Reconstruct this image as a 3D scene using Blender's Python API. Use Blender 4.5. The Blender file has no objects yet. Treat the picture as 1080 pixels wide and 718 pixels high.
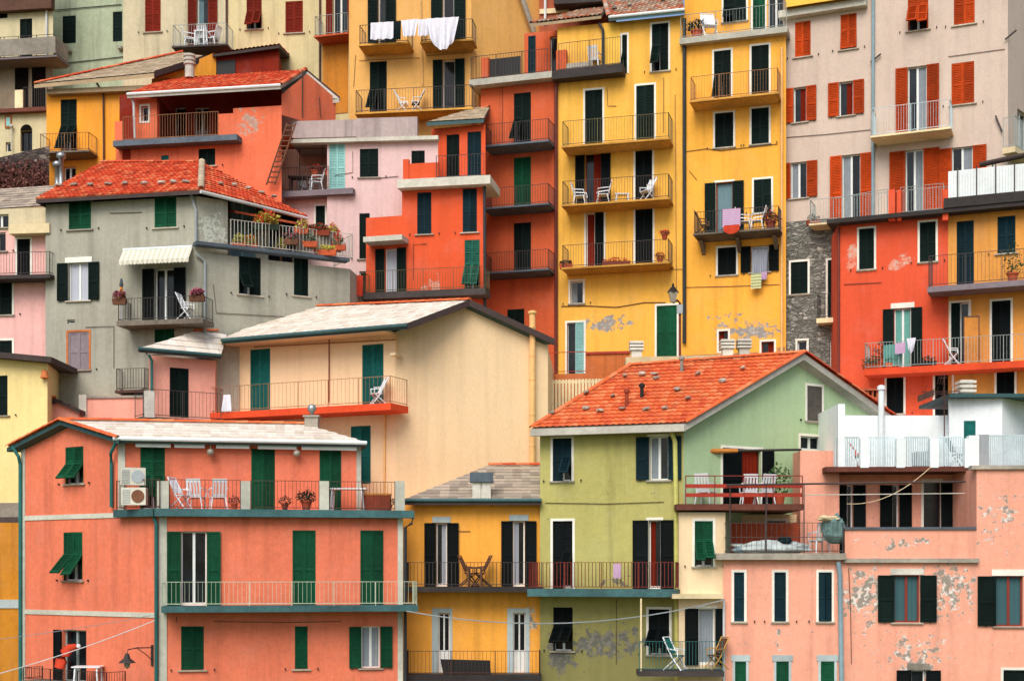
import bpy, bmesh, math, random
from mathutils import Vector
random.seed(7)
SC = bpy.context.scene; COL = SC.collection
F = 1500.0; HZ = 600.0; CZ = 14.0
R = math.radians
CAM = Vector((0, 0, CZ))
def ray(px, py): return Vector(((px-540)/F, 1.0, (HZ-py)/F))
def P(px, py, Y): return CAM + ray(px, py)*Y
V = Vector

# ---------------------------------------------------------------- materials
def hexc(h, k=1.0):
    h = h.lstrip('#'); c = [int(h[i:i+2], 16)/255 for i in (0, 2, 4)]
    c = [(x/12.92 if x <= .04045 else ((x+.055)/1.055)**2.4)*k for x in c]
    return (*c, 1)
class NT:
    def __init__(s, name):
        s.m = bpy.data.materials.new(name); s.m.use_nodes = True
        s.t = s.m.node_tree; s.N = s.t.nodes; s.L = s.t.links
        s.b = s.N['Principled BSDF']
    def n(s, typ, ins=None, **k):
        o = s.N.new(typ)
        for a, v in k.items(): setattr(o, a, v)
        for i, v in (ins or {}).items(): s.set(o.inputs[i], v)
        return o
    def set(s, sock, v):
        if hasattr(v, 'outputs'): v = v.outputs[0]
        if isinstance(v, bpy.types.NodeSocket): s.L.new(v, sock)
        else:
            if isinstance(v, tuple) and len(v) == 4 and sock.type == 'VECTOR': v = v[:3]
            sock.default_value = v
    def math(s, op, a, b=0.0, clamp=False):
        o = s.n('ShaderNodeMath', {0: a, 1: b}, operation=op, use_clamp=clamp); return o.outputs[0]
    def noise(s, vec, scale, detail=3, rough=.55):
        return s.n('ShaderNodeTexNoise', {'Vector': vec, 'Scale': scale, 'Detail': detail, 'Roughness': rough}).outputs['Fac']
    def mapr(s, v, a, b, c, d):
        return s.n('ShaderNodeMapRange', {0: v, 1: a, 2: b, 3: c, 4: d}).outputs[0]
    def mix(s, f, a, b, blend='MIX'):
        o = s.n('ShaderNodeMix', data_type='RGBA', blend_type=blend)
        s.set(o.inputs[0], f); s.set(o.inputs[6], a); s.set(o.inputs[7], b); return o.outputs[2]
    def scalecol(s, col, fac):
        o = s.n('ShaderNodeVectorMath', operation='SCALE'); s.set(o.inputs[0], col); s.set(o.inputs['Scale'], fac); return o.outputs[0]
    def bump(s, h, st, dist=.02):
        o = s.n('ShaderNodeBump', {'Height': h, 'Strength': st, 'Distance': dist}); s.set(s.b.inputs['Normal'], o.outputs[0])
MC = {}
def plaster(name, hexcol, peel=(), var=.10, streak=.22, k=.97, peelcol='#8d887c', peel2='#cfc9bd', chips=0.0, rough=.92, ps=2.3, damp=None, stain=.30):
    if name in MC: return MC[name]
    m = NT(name); pos = m.n('ShaderNodeNewGeometry').outputs['Position']
    base = hexc(hexcol, k)
    n1 = m.noise(pos, .38, 5, .6)
    st = m.n('ShaderNodeVectorMath', {0: pos, 1: (2.6, 2.6, .16)}, operation='MULTIPLY').outputs[0]
    n2 = m.noise(st, 1.0, 4, .6)
    n3 = m.noise(pos, 5.5, 5, .65)
    n4 = m.noise(pos, 26, 2, .5)
    f = m.mapr(n1, .3, .7, 1-var, 1+var*.6)
    f2 = m.mapr(n2, .48, .78, 1.0, 1-streak*1.25)
    f3 = m.mapr(n3, .3, .7, 1-var*.9, 1+var*.6)
    f4 = m.mapr(n4, .25, .75, .90, 1.08)
    t = m.math('MULTIPLY', m.math('MULTIPLY', f, f2), m.math('MULTIPLY', f3, f4))
    c = m.scalecol(base, t)
    # sun-bleached, slightly paler and greyer fields in the lime wash
    n5 = m.noise(pos, .9, 6, .7)
    bl = m.mapr(n5, .5, .74, 0.0, .22)
    pale = tuple(min(1, x*.72+.16) for x in base[:3])+(1,)
    c = m.mix(bl, c, pale)
    n6 = m.noise(m.n('ShaderNodeVectorMath', {0: pos, 1: (1.1, 1.1, .45)}, operation='MULTIPLY').outputs[0], 1.2, 7, .7)
    c = m.mix(m.mapr(n6, .54, .76, 0, stain), c, tuple(x*.55+.03 for x in base[:3])+(1,))
    if damp:
        z = m.n('ShaderNodeSeparateXYZ', {0: pos}).outputs[2]
        dz = m.mapr(m.math('ADD', z, m.math('MULTIPLY', m.math('SUBTRACT', n6, .5), 2.5)), damp[1], damp[0], 0, damp[2])
        c = m.mix(dz, c, hexc(damp[3]))
    h = m.math('ADD', m.math('MULTIPLY', n3, .5), m.math('MULTIPLY', n4, .5))
    if peel or chips:
        pn = m.noise(pos, ps, 9, .68)
        mask = None
        for (ctr, rx, rz, w) in peel:
            d = m.n('ShaderNodeVectorMath', {0: pos, 1: tuple(ctr)}, operation='SUBTRACT').outputs[0]
            d = m.n('ShaderNodeVectorMath', {0: d, 1: (1/rx, .2, 1/rz)}, operation='MULTIPLY').outputs[0]
            l = m.n('ShaderNodeVectorMath', {0: d}, operation='LENGTH').outputs['Value']
            q = m.math('MULTIPLY', m.math('SUBTRACT', 1.0, l, True), w)
            mask = q if mask is None else m.math('MAXIMUM', mask, q)
        v = m.math('ADD', pn, mask) if mask is not None else pn
        pm = m.mapr(v, .725, .755, 0, 1)
        if chips: pm = m.math('MAXIMUM', pm, m.mapr(m.math('ADD', m.noise(pos, 6.5, 5, .62), chips), .735, .745, 0, 1))
        edge = m.mapr(v, .70, .735, 0, .35)
        pn2 = m.noise(pos, 7.0, 4, .6)
        pc = m.mix(m.mapr(pn2, .5, .58, 0, 1), hexc(peelcol), hexc(peel2))
        c = m.mix(edge, c, hexc(peel2, .8)); c = m.mix(pm, c, pc)
        h = m.math('SUBTRACT', h, m.math('MULTIPLY', pm, 1.2))
    m.set(m.b.inputs['Base Color'], c); m.b.inputs['Roughness'].default_value = rough
    m.b.inputs['Specular IOR Level'].default_value = .25
    m.bump(h, .35, .015); MC[name] = m.m; return m.m
def paint(name, hexcol, rough=.55, var=.12, metal=0.0, k=1.0, spec=.4, scale=6.0):
    if name in MC: return MC[name]
    m = NT(name); pos = m.n('ShaderNodeNewGeometry').outputs['Position']
    n = m.noise(pos, scale, 5, .65); n2 = m.noise(pos, scale*.14, 2, .5)
    f = m.math('MULTIPLY', m.mapr(n, .3, .7, 1-var, 1+var), m.mapr(n2, .3, .7, 1-var, 1+var))
    f = m.math('MULTIPLY', f, m.mapr(m.n('ShaderNodeObjectInfo').outputs['Random'], 0, 1, 1-var*1.1, 1+var*1.3))
    m.set(m.b.inputs['Base Color'], m.scalecol(hexc(hexcol, k), f))
    m.b.inputs['Roughness'].default_value = rough; m.b.inputs['Metallic'].default_value = metal
    m.b.inputs['Specular IOR Level'].default_value = spec
    m.bump(n, .2, .004); MC[name] = m.m; return m.m
def tilemat(name, cols, dirt='#5a4a3c', dirtamt=.35, k=.9):
    if name in MC: return MC[name]
    m = NT(name); uv = m.n('ShaderNodeUVMap').outputs[0]; pos = m.n('ShaderNodeNewGeometry').outputs['Position']
    fl = m.n('ShaderNodeVectorMath', {0: uv}, operation='FLOOR').outputs[0]
    wn = m.n('ShaderNodeTexWhiteNoise', {'Vector': fl}, noise_dimensions='2D').outputs['Value']
    cr = m.n('ShaderNodeValToRGB', {0: wn}); cr.color_ramp.interpolation = 'CONSTANT'
    e = cr.color_ramp.elements
    while len(e) < len(cols): e.new(.5)
    for i, c in enumerate(cols): e[i].position = i/len(cols); e[i].color = hexc(c, k)
    n = m.noise(pos, .8, 5, .65); n2 = m.noise(pos, 9, 3, .6)
    c = m.scalecol(cr.outputs[0], m.mapr(n2, .25, .75, .86, 1.12))
    c = m.mix(m.mapr(n, .52, .75, 0, dirtamt), c, hexc(dirt))
    m.set(m.b.inputs['Base Color'], c); m.b.inputs['Roughness'].default_value = .88
    m.b.inputs['Specular IOR Level'].default_value = .2
    m.bump(n2, .4, .01); MC[name] = m.m; return m.m
def stonemat(name, c1='#8b8a80', c2='#5b5a53', c3='#b3afa2', scale=3.2):
    if name in MC: return MC[name]
    m = NT(name); pos = m.n('ShaderNodeNewGeometry').outputs['Position']
    w = m.n('ShaderNodeTexNoise', {'Vector': pos, 'Scale': 1.6, 'Detail': 3.0}).outputs['Color']
    p = m.n('ShaderNodeVectorMath', {0: pos, 1: (1, 1, 2.1)}, operation='MULTIPLY').outputs[0]
    w2 = m.n('ShaderNodeVectorMath', {0: w}, operation='SCALE'); w2.inputs['Scale'].default_value = .7
    p = m.n('ShaderNodeVectorMath', {0: p, 1: w2}, operation='ADD').outputs[0]
    vo = m.n('ShaderNodeTexVoronoi', {'Vector': p, 'Scale': scale}); ed = m.n('ShaderNodeTexVoronoi', {'Vector': p, 'Scale': scale}, feature='DISTANCE_TO_EDGE').outputs['Distance']
    sep = m.n('ShaderNodeSeparateColor', {0: vo.outputs['Color']}).outputs[0]
    c = m.mix(m.mapr(sep, .2, .8, 0, 1), hexc(c2), hexc(c1)); c = m.mix(m.mapr(sep, .85, .9, 0, 1), c, hexc(c3))
    c = m.scalecol(c, m.mapr(m.noise(pos, 8, 5, .7), .3, .7, .7, 1.2))
    c = m.mix(m.mapr(ed, .0, .06, .6, 0), c, hexc('#35342f'))
    m.set(m.b.inputs['Base Color'], c); m.b.inputs['Roughness'].default_value = .95
    m.bump(m.mapr(ed, 0, .15, 0, 1), .8, .05); MC[name] = m.m; return m.m
def glassmat():
    if 'glass' in MC: return MC['glass']
    m = NT('glass'); pos = m.n('ShaderNodeNewGeometry').outputs['Position']
    n = m.noise(pos, 1.3, 3)
    m.set(m.b.inputs['Base Color'], m.mix(m.mapr(n, .4, .65, 0, 1), hexc('#0a0d10'), hexc('#1b2429')))
    m.b.inputs['Roughness'].default_value = .12; m.b.inputs['Specular IOR Level'].default_value = .3
    MC['glass'] = m.m; return m.m
def clothmat(name, hexcol, stripe=None, scale=14, k=.95, axis=0):
    if name in MC: return MC[name]
    m = NT(name); uv = m.n('ShaderNodeUVMap').outputs[0]
    c = hexc(hexcol, k)
    if stripe:
        s = m.n('ShaderNodeSeparateXYZ', {0: uv}).outputs[axis]
        w = m.math('FRACT', m.math('MULTIPLY', s, scale)); c = m.mix(m.mapr(w, .48, .52, 0, 1), c, hexc(stripe, k))
    n = m.noise(m.n('ShaderNodeNewGeometry').outputs['Position'], 6, 3)
    m.set(m.b.inputs['Base Color'], m.scalecol(c, m.mapr(n, .3, .7, .9, 1.05)) if not stripe else c)
    m.b.inputs['Roughness'].default_value = .9; m.b.inputs['Specular IOR Level'].default_value = .1
    MC[name] = m.m; return m.m

# ---------------------------------------------------------------- mesh building
class MB:
    def __init__(s): s.v = []; s.f = []; s.mi = []; s.uv = {}
    def quad(s, pts, mi=0, uv=None):
        i = len(s.v); s.v += [V(p) for p in pts]; s.f.append(tuple(range(i, i+len(pts)))); s.mi.append(mi)
        if uv: s.uv[len(s.f)-1] = uv
    def hexa(s, c, mi=0):
        i = len(s.v); s.v += [V(p) for p in c]
        for f in ((0,3,2,1),(4,5,6,7),(0,1,5,4),(1,2,6,5),(2,3,7,6),(3,0,4,7)):
            s.f.append(tuple(i+k for k in f)); s.mi.append(mi)
    def box(s, mp, a0, a1, b0, b1, c0, c1, mi=0):
        s.hexa([mp(a0,b0,c0),mp(a1,b0,c0),mp(a1,b1,c0),mp(a0,b1,c0),mp(a0,b0,c1),mp(a1,b0,c1),mp(a1,b1,c1),mp(a0,b1,c1)], mi)
    def tube(s, pts, r, n=6, mi=0, cap=True, rr=None):
        pts = [V(p) for p in pts]; rings = []
        up0 = None
        for i, p in enumerate(pts):
            t = (pts[min(i+1, len(pts)-1)]-pts[max(i-1, 0)]).normalized()
            a = V((0,0,1)) if abs(t.z) < .9 else V((1,0,0))
            x = t.cross(a).normalized(); y = t.cross(x).normalized()
            q = rr[i] if rr else r
            rings.append([p + x*math.cos(2*math.pi*k/n+.785)*q + y*math.sin(2*math.pi*k/n+.785)*q for k in range(n)])
        i0 = len(s.v)
        for g in rings: s.v += g
        for j in range(len(rings)-1):
            for k in range(n):
                s.f.append((i0+j*n+k, i0+j*n+(k+1)%n, i0+(j+1)*n+(k+1)%n, i0+(j+1)*n+k)); s.mi.append(mi)
        if cap:
            s.f.append(tuple(i0+k for k in range(n))); s.mi.append(mi)
            s.f.append(tuple(i0+(len(rings)-1)*n+k for k in range(n-1,-1,-1))); s.mi.append(mi)
    def lathe(s, c, prof, n=12, mi=0):
        i0 = len(s.v); c = V(c)
        for r, z in prof: s.v += [c+V((r*math.cos(2*math.pi*k/n), r*math.sin(2*math.pi*k/n), z)) for k in range(n)]
        for j in range(len(prof)-1):
            for k in range(n): s.f.append((i0+j*n+k, i0+j*n+(k+1)%n, i0+(j+1)*n+(k+1)%n, i0+(j+1)*n+k)); s.mi.append(mi)
        s.f.append(tuple(i0+k for k in range(n-1,-1,-1))); s.mi.append(mi)
        s.f.append(tuple(i0+(len(prof)-1)*n+k for k in range(n))); s.mi.append(mi)
    def obj(s, name, mats, parent=None, loc=None, smooth=False):
        if not s.v: return None
        if not isinstance(mats, (list, tuple)): mats = [mats]
        if loc is None:
            xs = [p.x for p in s.v]; ys = [p.y for p in s.v]
            loc = V(((min(xs)+max(xs))/2, (min(ys)+max(ys))/2, min(p.z for p in s.v)))
        me = bpy.data.meshes.new(name); me.from_pydata([p-loc for p in s.v], [], s.f)
        for m in mats: me.materials.append(m)
        me.polygons.foreach_set('material_index', s.mi)
        if s.uv:
            l = me.uv_layers.new(name='UVMap')
            for fi, u in s.uv.items():
                for k, li in enumerate(me.polygons[fi].loop_indices): l.data[li].uv = u[k]
        if smooth: me.polygons.foreach_set('use_smooth', [True]*len(me.polygons))
        o = bpy.data.objects.new(name, me); COL.objects.link(o)
        o['w'] = 0; del o['w']
        W[o.name] = loc.copy()
        if parent is not None:
            o.parent = parent; o.location = loc - W[parent.name]
        else: o.location = loc
        return o
W = {}
def tag(o, label=None, cat=None, group=None, kind=None):
    if label: o['label'] = label
    if cat: o['category'] = cat
    if group: o['group'] = group
    if kind: o['kind'] = kind
    return o
def empty(name, loc, label, cat, group=None, rz=0):
    o = bpy.data.objects.new(name, None); COL.objects.link(o); o.location = loc; o.rotation_euler.z = rz
    o.empty_display_size = .3; W[o.name] = V(loc); return tag(o, label, cat, group)
IDM = lambda a, b, c: V((a, b, c))
def dup(root, loc, rz, label, group=None, sc=1.0):
    r = root.copy(); COL.objects.link(r); r.location = loc; r.rotation_euler = (0, 0, rz); r.scale = (sc,)*3; r['label'] = label
    if group: r['group'] = group
    for ch in root.children:
        c = ch.copy(); COL.objects.link(c); c.parent = r
        for g in ch.children:
            d = g.copy(); COL.objects.link(d); d.parent = c
    return r

# ---------------------------------------------------------------- facades and buildings
class Fac:
    def __init__(s, a, b, bot, top, mat, hole=None):
        s.A = V(((a[0]-540)/F*a[1], a[1], 0)); s.B = V(((b[0]-540)/F*b[1], b[1], 0))
        s.L = (s.B-s.A).length; s.d = (s.B-s.A)/s.L; s.n = V((s.d.y, -s.d.x, 0))
        s.open = []; s.mat = mat
        tl = top if isinstance(top, list) else None
        s.z0 = s.uz(*bot)[1] if isinstance(bot, tuple) else bot
        if tl: s.prof = [s.uz(x, y) for x, y in tl]; s.prof[0] = (0, s.prof[0][1]); s.prof[-1] = (s.L, s.prof[-1][1])
        else:
            z = s.uz(*top)[1] if isinstance(top, tuple) else top
            s.prof = [(0, z), (s.L, z)]
    @property
    def rz(s): return math.atan2(s.d.y, s.d.x)
    def uz(s, px, py, out=0.0):
        k = (px-540)/F; A = s.A + s.n*out
        u = (k*A.y - A.x)/(s.d.x - k*s.d.y); Y = A.y + s.d.y*u
        return u, CZ + (HZ-py)/F*Y
    def pt(s, u, out, z): p = s.A + s.d*u + s.n*out; return V((p.x, p.y, z))
    def at(s, px, py, out=0.0): u, z = s.uz(px, py, out); return s.pt(u, out, z)
    def zat(s, u):
        for (a, za), (b, zb) in zip(s.prof, s.prof[1:]):
            if a-1e-6 <= u <= b+1e-6: return za + (zb-za)*(u-a)/max(b-a, 1e-6)
        return s.prof[-1][1]
    def build(s, mb, mi=0):
        us = {0.0, s.L} | {p[0] for p in s.prof[1:-1]}
        for o in s.open: us |= {max(0, o[0]), min(s.L, o[1])}
        us = sorted(us)
        us = [u for i, u in enumerate(us) if i == 0 or u-us[i-1] > 1e-4]
        for a, b in zip(us, us[1:]):
            m = (a+b)/2; ta, tb = s.zat(a), s.zat(b)
            if s.prof and len(s.prof) > 2: pass
            sp = sorted([(max(o[2], s.z0), o[3]) for o in s.open if o[0] < m < o[1]])
            z = s.z0
            for (c, d) in sp:
                if c > z+1e-4: mb.quad([s.pt(a,0,z), s.pt(b,0,z), s.pt(b,0,c), s.pt(a,0,c)], mi)
                z = max(z, d)
            if min(ta, tb) > z+1e-4 or max(ta, tb) > z+1e-3:
                mb.quad([s.pt(a,0,z), s.pt(b,0,z), s.pt(b,0,max(tb,z)), s.pt(a,0,max(ta,z))], mi)
        for (a, b, c, d, dep) in s.open:
            q = [(a,c),(b,c),(b,d),(a,d)]
            for i in range(4):
                (u0, w0), (u1, w1) = q[i], q[(i+1)%4]
                mb.quad([s.pt(u0,0,w0), s.pt(u1,0,w1), s.pt(u1,-dep,w1), s.pt(u0,-dep,w0)], mi)
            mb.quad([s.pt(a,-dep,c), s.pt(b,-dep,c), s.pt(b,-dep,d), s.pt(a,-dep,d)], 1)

HF = {}
class House:
    def __init__(s, name, label, cat, base, group=None):
        s.root = empty(name, base, label, cat, group); s.facs = []
    def fac(s, a, b, bot, top, mat):
        f = Fac(a, b, bot, top, mat); s.facs.append(f); return f
    def body(s, corners, z0, z1, mat, cap=True):
        """plain hidden walls through plan corners (Vectors), open where the facades close it"""
        mb = MB()
        for p, q in zip(corners, corners[1:]): mb.quad([(p.x,p.y,z0),(q.x,q.y,z0),(q.x,q.y,z1),(p.x,p.y,z1)])
        if cap: mb.quad([(p.x,p.y,z1-.01) for p in corners])
        return mb.obj('rear_wall', mat, s.root)
    def finish(s, depth=None, z0=None, mat=None, capz=None):
        for f in s.facs: HF[id(f)] = s.root
        by = {}
        for f in s.facs: by.setdefault(f.mat.name, []).append(f)
        for fs in by.values():
            mb = MB()
            for f in fs: f.build(mb)
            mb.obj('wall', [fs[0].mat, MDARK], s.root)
        if depth:
            f0, f1 = s.facs[0], s.facs[-1]
            A, B = f0.A, f1.B
            z1 = capz if capz is not None else min(p[1] for f in s.facs for p in f.prof)
            cs = [B, B+V((B.x/B.y*depth*.5, depth, 0)), A+V((A.x/A.y*depth*.5, depth, 0)), A]
            mb = MB(); zz = min(f.z0 for f in s.facs)
            for p, q in zip(cs, cs[1:]): mb.quad([(p.x,p.y,zz),(q.x,q.y,zz),(q.x,q.y,z1),(p.x,p.y,z1)])
            pl = [A]+[f.B for f in s.facs]+cs[1:3]
            mb.quad([(p.x,p.y,z1-.02) for p in pl])
            mb.obj('rear_wall', mat or s.facs[0].mat, s.root)

def slats(mb, mp, s0, s1, z0, z1, pitch=.062):
    n = max(2, int((z1-z0)/pitch)); h = (z1-z0)/n
    for i in range(n):
        a = z0+i*h; b = a+h
        mb.quad([mp(s0,.034,a), mp(s1,.034,a), mp(s1,.010,b), mp(s0,.010,b)])
        mb.quad([mp(s0,.010,a), mp(s1,.010,a), mp(s1,.034,a), mp(s0,.034,a)])
def leaf(mb, mp, w, z0, z1, solid=False):
    fr = min(.07, w*.16); zm = z0+(z1-z0)*.47; x = mb
    x.box(mp, 0, fr, 0, .045, z0, z1); x.box(mp, w-fr, w, 0, .045, z0, z1)
    for a, b in ((z0, z0+fr*1.3), (z1-fr, z1)) + (((zm-fr*.5, zm+fr*.5),) if z1-z0 > .9 else ()): x.box(mp, fr, w-fr, 0, .042, a, b)
    if solid: x.box(mp, fr, w-fr, .008, .026, z0, z1)
    else:
        x.quad([mp(fr,.006,z0), mp(w-fr,.006,z0), mp(w-fr,.006,z1), mp(fr,.006,z1)])
        if z1-z0 > .9: slats(x, mp, fr, w-fr, z0+fr*1.3, zm-fr*.5); slats(x, mp, fr, w-fr, zm+fr*.5, z1-fr)
        else: slats(x, mp, fr, w-fr, z0+fr*1.3, z1-fr)
def win(h, f, x0, y0, x1, y1, mode='c', sh='green', trim=None, sill=None, door=False, zb=None, curtain=None, frame='white', pane=True, lw=None, dep=.2, tilt=38, leafoff=0.0, solid=False, muntin=True, lintel=None, panel=0):
    """mode: c closed pair, c1 closed single, o both open, ol/or one open, l/r only one leaf, t both flaps tilted, tl/tr one flap, t1 single leaf tilted, n none, a ajar"""
    ym = (y0+(y1 if y1 is not None else y0+60))/2
    u0 = f.uz(x0, ym)[0]; u1 = f.uz(x1, ym)[0]; xm = (x0+x1)/2
    za = f.uz(xm, y0)[1]; zb = zb if zb is not None else f.uz(xm, y1)[1]
    f.open.append((u0, u1, zb, za, dep)); w = u1-u0
    name = 'balcony_door' if door else 'window'
    casing = MB(); mp = lambda a, b, c: f.pt(a, b, c)
    c = .045; mw = .04 if w > .55 else .025
    FM = M[frame]
    # frame inside the opening
    q = dict(a=-dep+.005, b=-dep+.075)
    casing.box(mp, u0+.002, u0+c, q['a'], q['b'], zb+.002, za-.002); casing.box(mp, u1-c, u1-.002, q['a'], q['b'], zb+.002, za-.002)
    casing.box(mp, u0+c, u1-c, q['a'], q['b'], za-c, za-.002); casing.box(mp, u0+c, u1-c, q['a'], q['b'], zb+.002, zb+c*(2 if door else 1))
    if panel: casing.box(mp, u0+c, u1-c, q['a'], q['b']-.02, zb+c, zb+panel)
    if muntin and (w > .55 or muntin == 'f'): casing.box(mp, (u0+u1)/2-mw, (u0+u1)/2+mw, q['a'], q['b']+.01, zb+c, za-c)
    o = casing.obj(name, FM, h.root)
    if pane and mode not in ('c', 'c1'):
        g = MB(); g.quad([mp(u0+c,-dep+.03,zb+c), mp(u1-c,-dep+.03,zb+c), mp(u1-c,-dep+.03,za-c), mp(u0+c,-dep+.03,za-c)]); g.obj('pane', glassmat(), o)
    if trim:
        t = MB(); tw = .075; k = .018
        t.box(mp, u0-tw, u0+.004, .0, k, zb, za+tw); t.box(mp, u1-.004, u1+tw, .0, k, zb, za+tw); t.box(mp, u0+.004, u1-.004, .0, k, za-.004, za+tw)
        if not door: t.box(mp, u0-tw, u1+tw, 0, k, zb-tw, zb-.001)
        t.obj('surround', M[trim], o)
    if lintel:
        t = MB(); t.box(mp, u0-.12, u1+.12, 0, .03, za+.005, za+.2); t.obj('lintel', M[lintel], o)
    if sill or (sill is None and not door):
        t = MB(); t.box(mp, u0-.1, u1+.1, -.1, .075, zb-.05, zb-.004)
        for k_ in (u0-.32, u1+.3):   # little iron shutter dogs beside the sill
            t.box(mp, k_, k_+.035, 0, .07, zb-.02, zb+.035, 1)
        t.obj('sill', [M['sill'], M['iron']], o)
    SM = M[sh] if isinstance(sh, str) else sh
    def one(hu, sg, lw_, phi, tl, out0=.012, nm='shutter'):
        mb = MB(); zz0, zz1 = zb+.01, za-.01
        co, si = math.cos(phi)*sg, math.sin(phi)
        def mp1(s_, t_, z_): return f.pt(hu+s_*co - t_*si*sg, out0+s_*si+t_*math.cos(phi), z_)
        if phi > 2: mp1 = lambda s_, t_, z_: f.pt(hu-s_*sg*(-co*sg if False else 1), out0+.02+t_, z_)
        if not tl: leaf(mb, mp1, lw_, zz0, zz1, solid)
        else:
            zt = zz0+(zz1-zz0)*.54; leaf(mb, mp1, lw_, zt+.01, zz1, solid)
            th = R(tilt+random.uniform(-5, 5))
            def mp2(s_, t_, z_):
                dz = zt-z_; return mp1(s_, .01+t_*math.cos(th)+dz*math.sin(th), zt-dz*math.cos(th)+t_*math.sin(th))
            leaf(mb, mp2, lw_, zz0, zt, solid)
            mb.box(mp1, .0, .04, -.004, .04, zz0, zt); 
        mb.obj(nm, SM, o)
    hw = w/2-.003; lw_ = lw or hw
    if mode == 'c': one(u0+.003, 1, hw, 0, 0, -.045); one(u1-.003, -1, hw, 0, 0, -.045)
    elif mode == 'c1': one(u0+.003, 1, w-.006, 0, 0, -.045)
    elif mode == 't1': one(u0+.003, 1, w-.006, 0, 1, -.045)
    elif mode == 't': one(u0+.003, 1, hw, 0, 1, -.045); one(u1-.003, -1, hw, 0, 1, -.045)
    elif mode == 'tl': one(u0+.003, 1, hw, 0, 1, -.045); one(u1-.003, -1, hw, 0, 0, -.045)
    elif mode == 'tr': one(u0+.003, 1, hw, 0, 0, -.045); one(u1-.003, -1, hw, 0, 1, -.045)
    elif mode == 'a': one(u0+.003, 1, hw, R(14), 0, -.02); one(u1-.003, -1, hw, R(9), 0, -.02)
    elif mode == 'hl': one(u0+.003, 1, hw, 0, 0, -.045)
    elif mode == 'hr': one(u1-.003, -1, hw, 0, 0, -.045)
    elif mode in ('o', 'ol', 'or', 'l', 'r'):
        if mode in ('o', 'ol', 'l'): one(u0-.004, 1, lw_, math.pi, 0, .015)
        if mode in ('o', 'or', 'r'): one(u1+.004, -1, lw_, math.pi, 0, .015)
        if mode == 'ol': one(u1-.003, -1, hw, 0, 0, -.045)
        if mode == 'or': one(u0+.003, 1, hw, 0, 0, -.045)
    if curtain:
        cm, side = curtain; t = MB(); n = 10
        a, b = {'l': (u0+c, (u0+u1)/2), 'r': ((u0+u1)/2, u1-c), 'b': (u0+c, u1-c)}[side]
        for i in range(n):
            ua, ub = a+(b-a)*i/n, a+(b-a)*(i+1)/n; oa = -dep+.044+.02*(i%2); ob = -dep+.044+.02*((i+1)%2)
            t.quad([mp(ua,oa,zb+.05), mp(ub,ob,zb+.05), mp(ub,ob,za-.046), mp(ua,oa,za-.046)])
        t.obj('curtain', M[cm], o)
    return o

def railing(mb, pts, h, sp=.115, r=.008, top=.013, mid=None, bottom=.06, post=1.3, mi=0):
    r = r*.62
    for a, b in zip(pts, pts[1:]):
        a, b = V(a), V(b); L = (b-a).length
        if L < .05: continue
        up = V((0,0,1)); d = (b-a)/L; n = d.cross(up).normalized()
        mp = lambda s_, t_, z_: a + d*s_ + n*t_ + up*z_
        mb.box(mp, 0, L, -top, top, h-top*1.2, h, mi); mb.box(mp, 0, L, -.012, .012, bottom, bottom+.022, mi)
        if mid: mb.box(mp, 0, L, -.01, .01, mid-.01, mid+.01, mi)
        k = max(1, int(L/sp))
        for i in range(k+1):
            s_ = L*i/k; q = r
            mb.box(mp, s_-q, s_+q, -q, q, bottom, h-.01, mi)
        k = max(1, round(L/post))
        for i in range(k+1):
            s_ = L*i/k; q = top*.9; mb.box(mp, s_-q, s_+q, -q, q, 0, h-.002, mi)
def balcony(h, f, x0, x1, y0, y1, out=1.0, ry=None, hh=1.0, slab='slab', rail='iron', ends=(1, 1), sp=.115, r=.009, corbels=0, bottom=.06, mid=None, name='balcony', inset=.05, rspan=None, taper=True, slab2=None):
    """slab front edge spans x0..x1, y0 (top) to y1 (bottom) in the picture; returns (object, z of its top, u0, u1)"""
    u0 = f.uz(x0, y0, out)[0]; u1 = f.uz(x1, y0, out)[0]
    xm = (x0+x1)/2; zt = f.uz(xm, y0, out)[1]; zb = f.uz(xm, y1, out)[1]
    mb = MB(); mp = lambda a, b, c: f.pt(a, b, c)
    th = zt-zb
    if taper and th > .2:
        mb.box(mp, u0, u1, .0, out, zt-.075, zt)
        i = len(mb.v)
        zw_ = zt-min(th, .15); mb.hexa([mp(u0+.12,0,zw_), mp(u1-.12,0,zw_), mp(u1-.05,out-.1,zt-.1), mp(u0+.05,out-.1,zt-.1), mp(u0+.12,0,zt-.075), mp(u1-.12,0,zt-.075), mp(u1-.05,out-.1,zt-.075), mp(u0+.05,out-.1,zt-.075)])
    else: mb.box(mp, u0, u1, .0, out, zb, zt)
    o = mb.obj(name, M[slab], h.root)
    if corbels:
        for i in range(corbels):
            c = MB(); uu = u0+.25+(u1-u0-.5)*i/max(1, corbels-1)
            c.hexa([mp(uu-.07,0,zb-.45), mp(uu+.07,0,zb-.45), mp(uu+.07,.02,zb-.44), mp(uu-.07,.02,zb-.44), mp(uu-.07,0,zb-.002), mp(uu+.07,0,zb-.002), mp(uu+.07,out*.75,zb-.002), mp(uu-.07,out*.75,zb-.002)])
            c.obj('corbel', M[slab], o)
    if ry is not None or hh:
        H = (f.uz(xm, ry, out)[1]-zt) if ry is not None else hh
        ra, rb = (u0+inset, u1-inset) if rspan is None else (f.uz(rspan[0], y0, out)[0], f.uz(rspan[1], y0, out)[0])
        pts = [mp(ra, out-inset, zt), mp(rb, out-inset, zt)]
        if ends[0]: pts = [mp(ra, 0.02, zt)] + pts
        if ends[1]: pts = pts + [mp(rb, 0.02, zt)]
        rm = MB(); railing(rm, pts, H, sp, r, bottom=bottom, mid=mid); rm.obj('railing', M[rail], o)
    return o, zt, u0, u1

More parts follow.
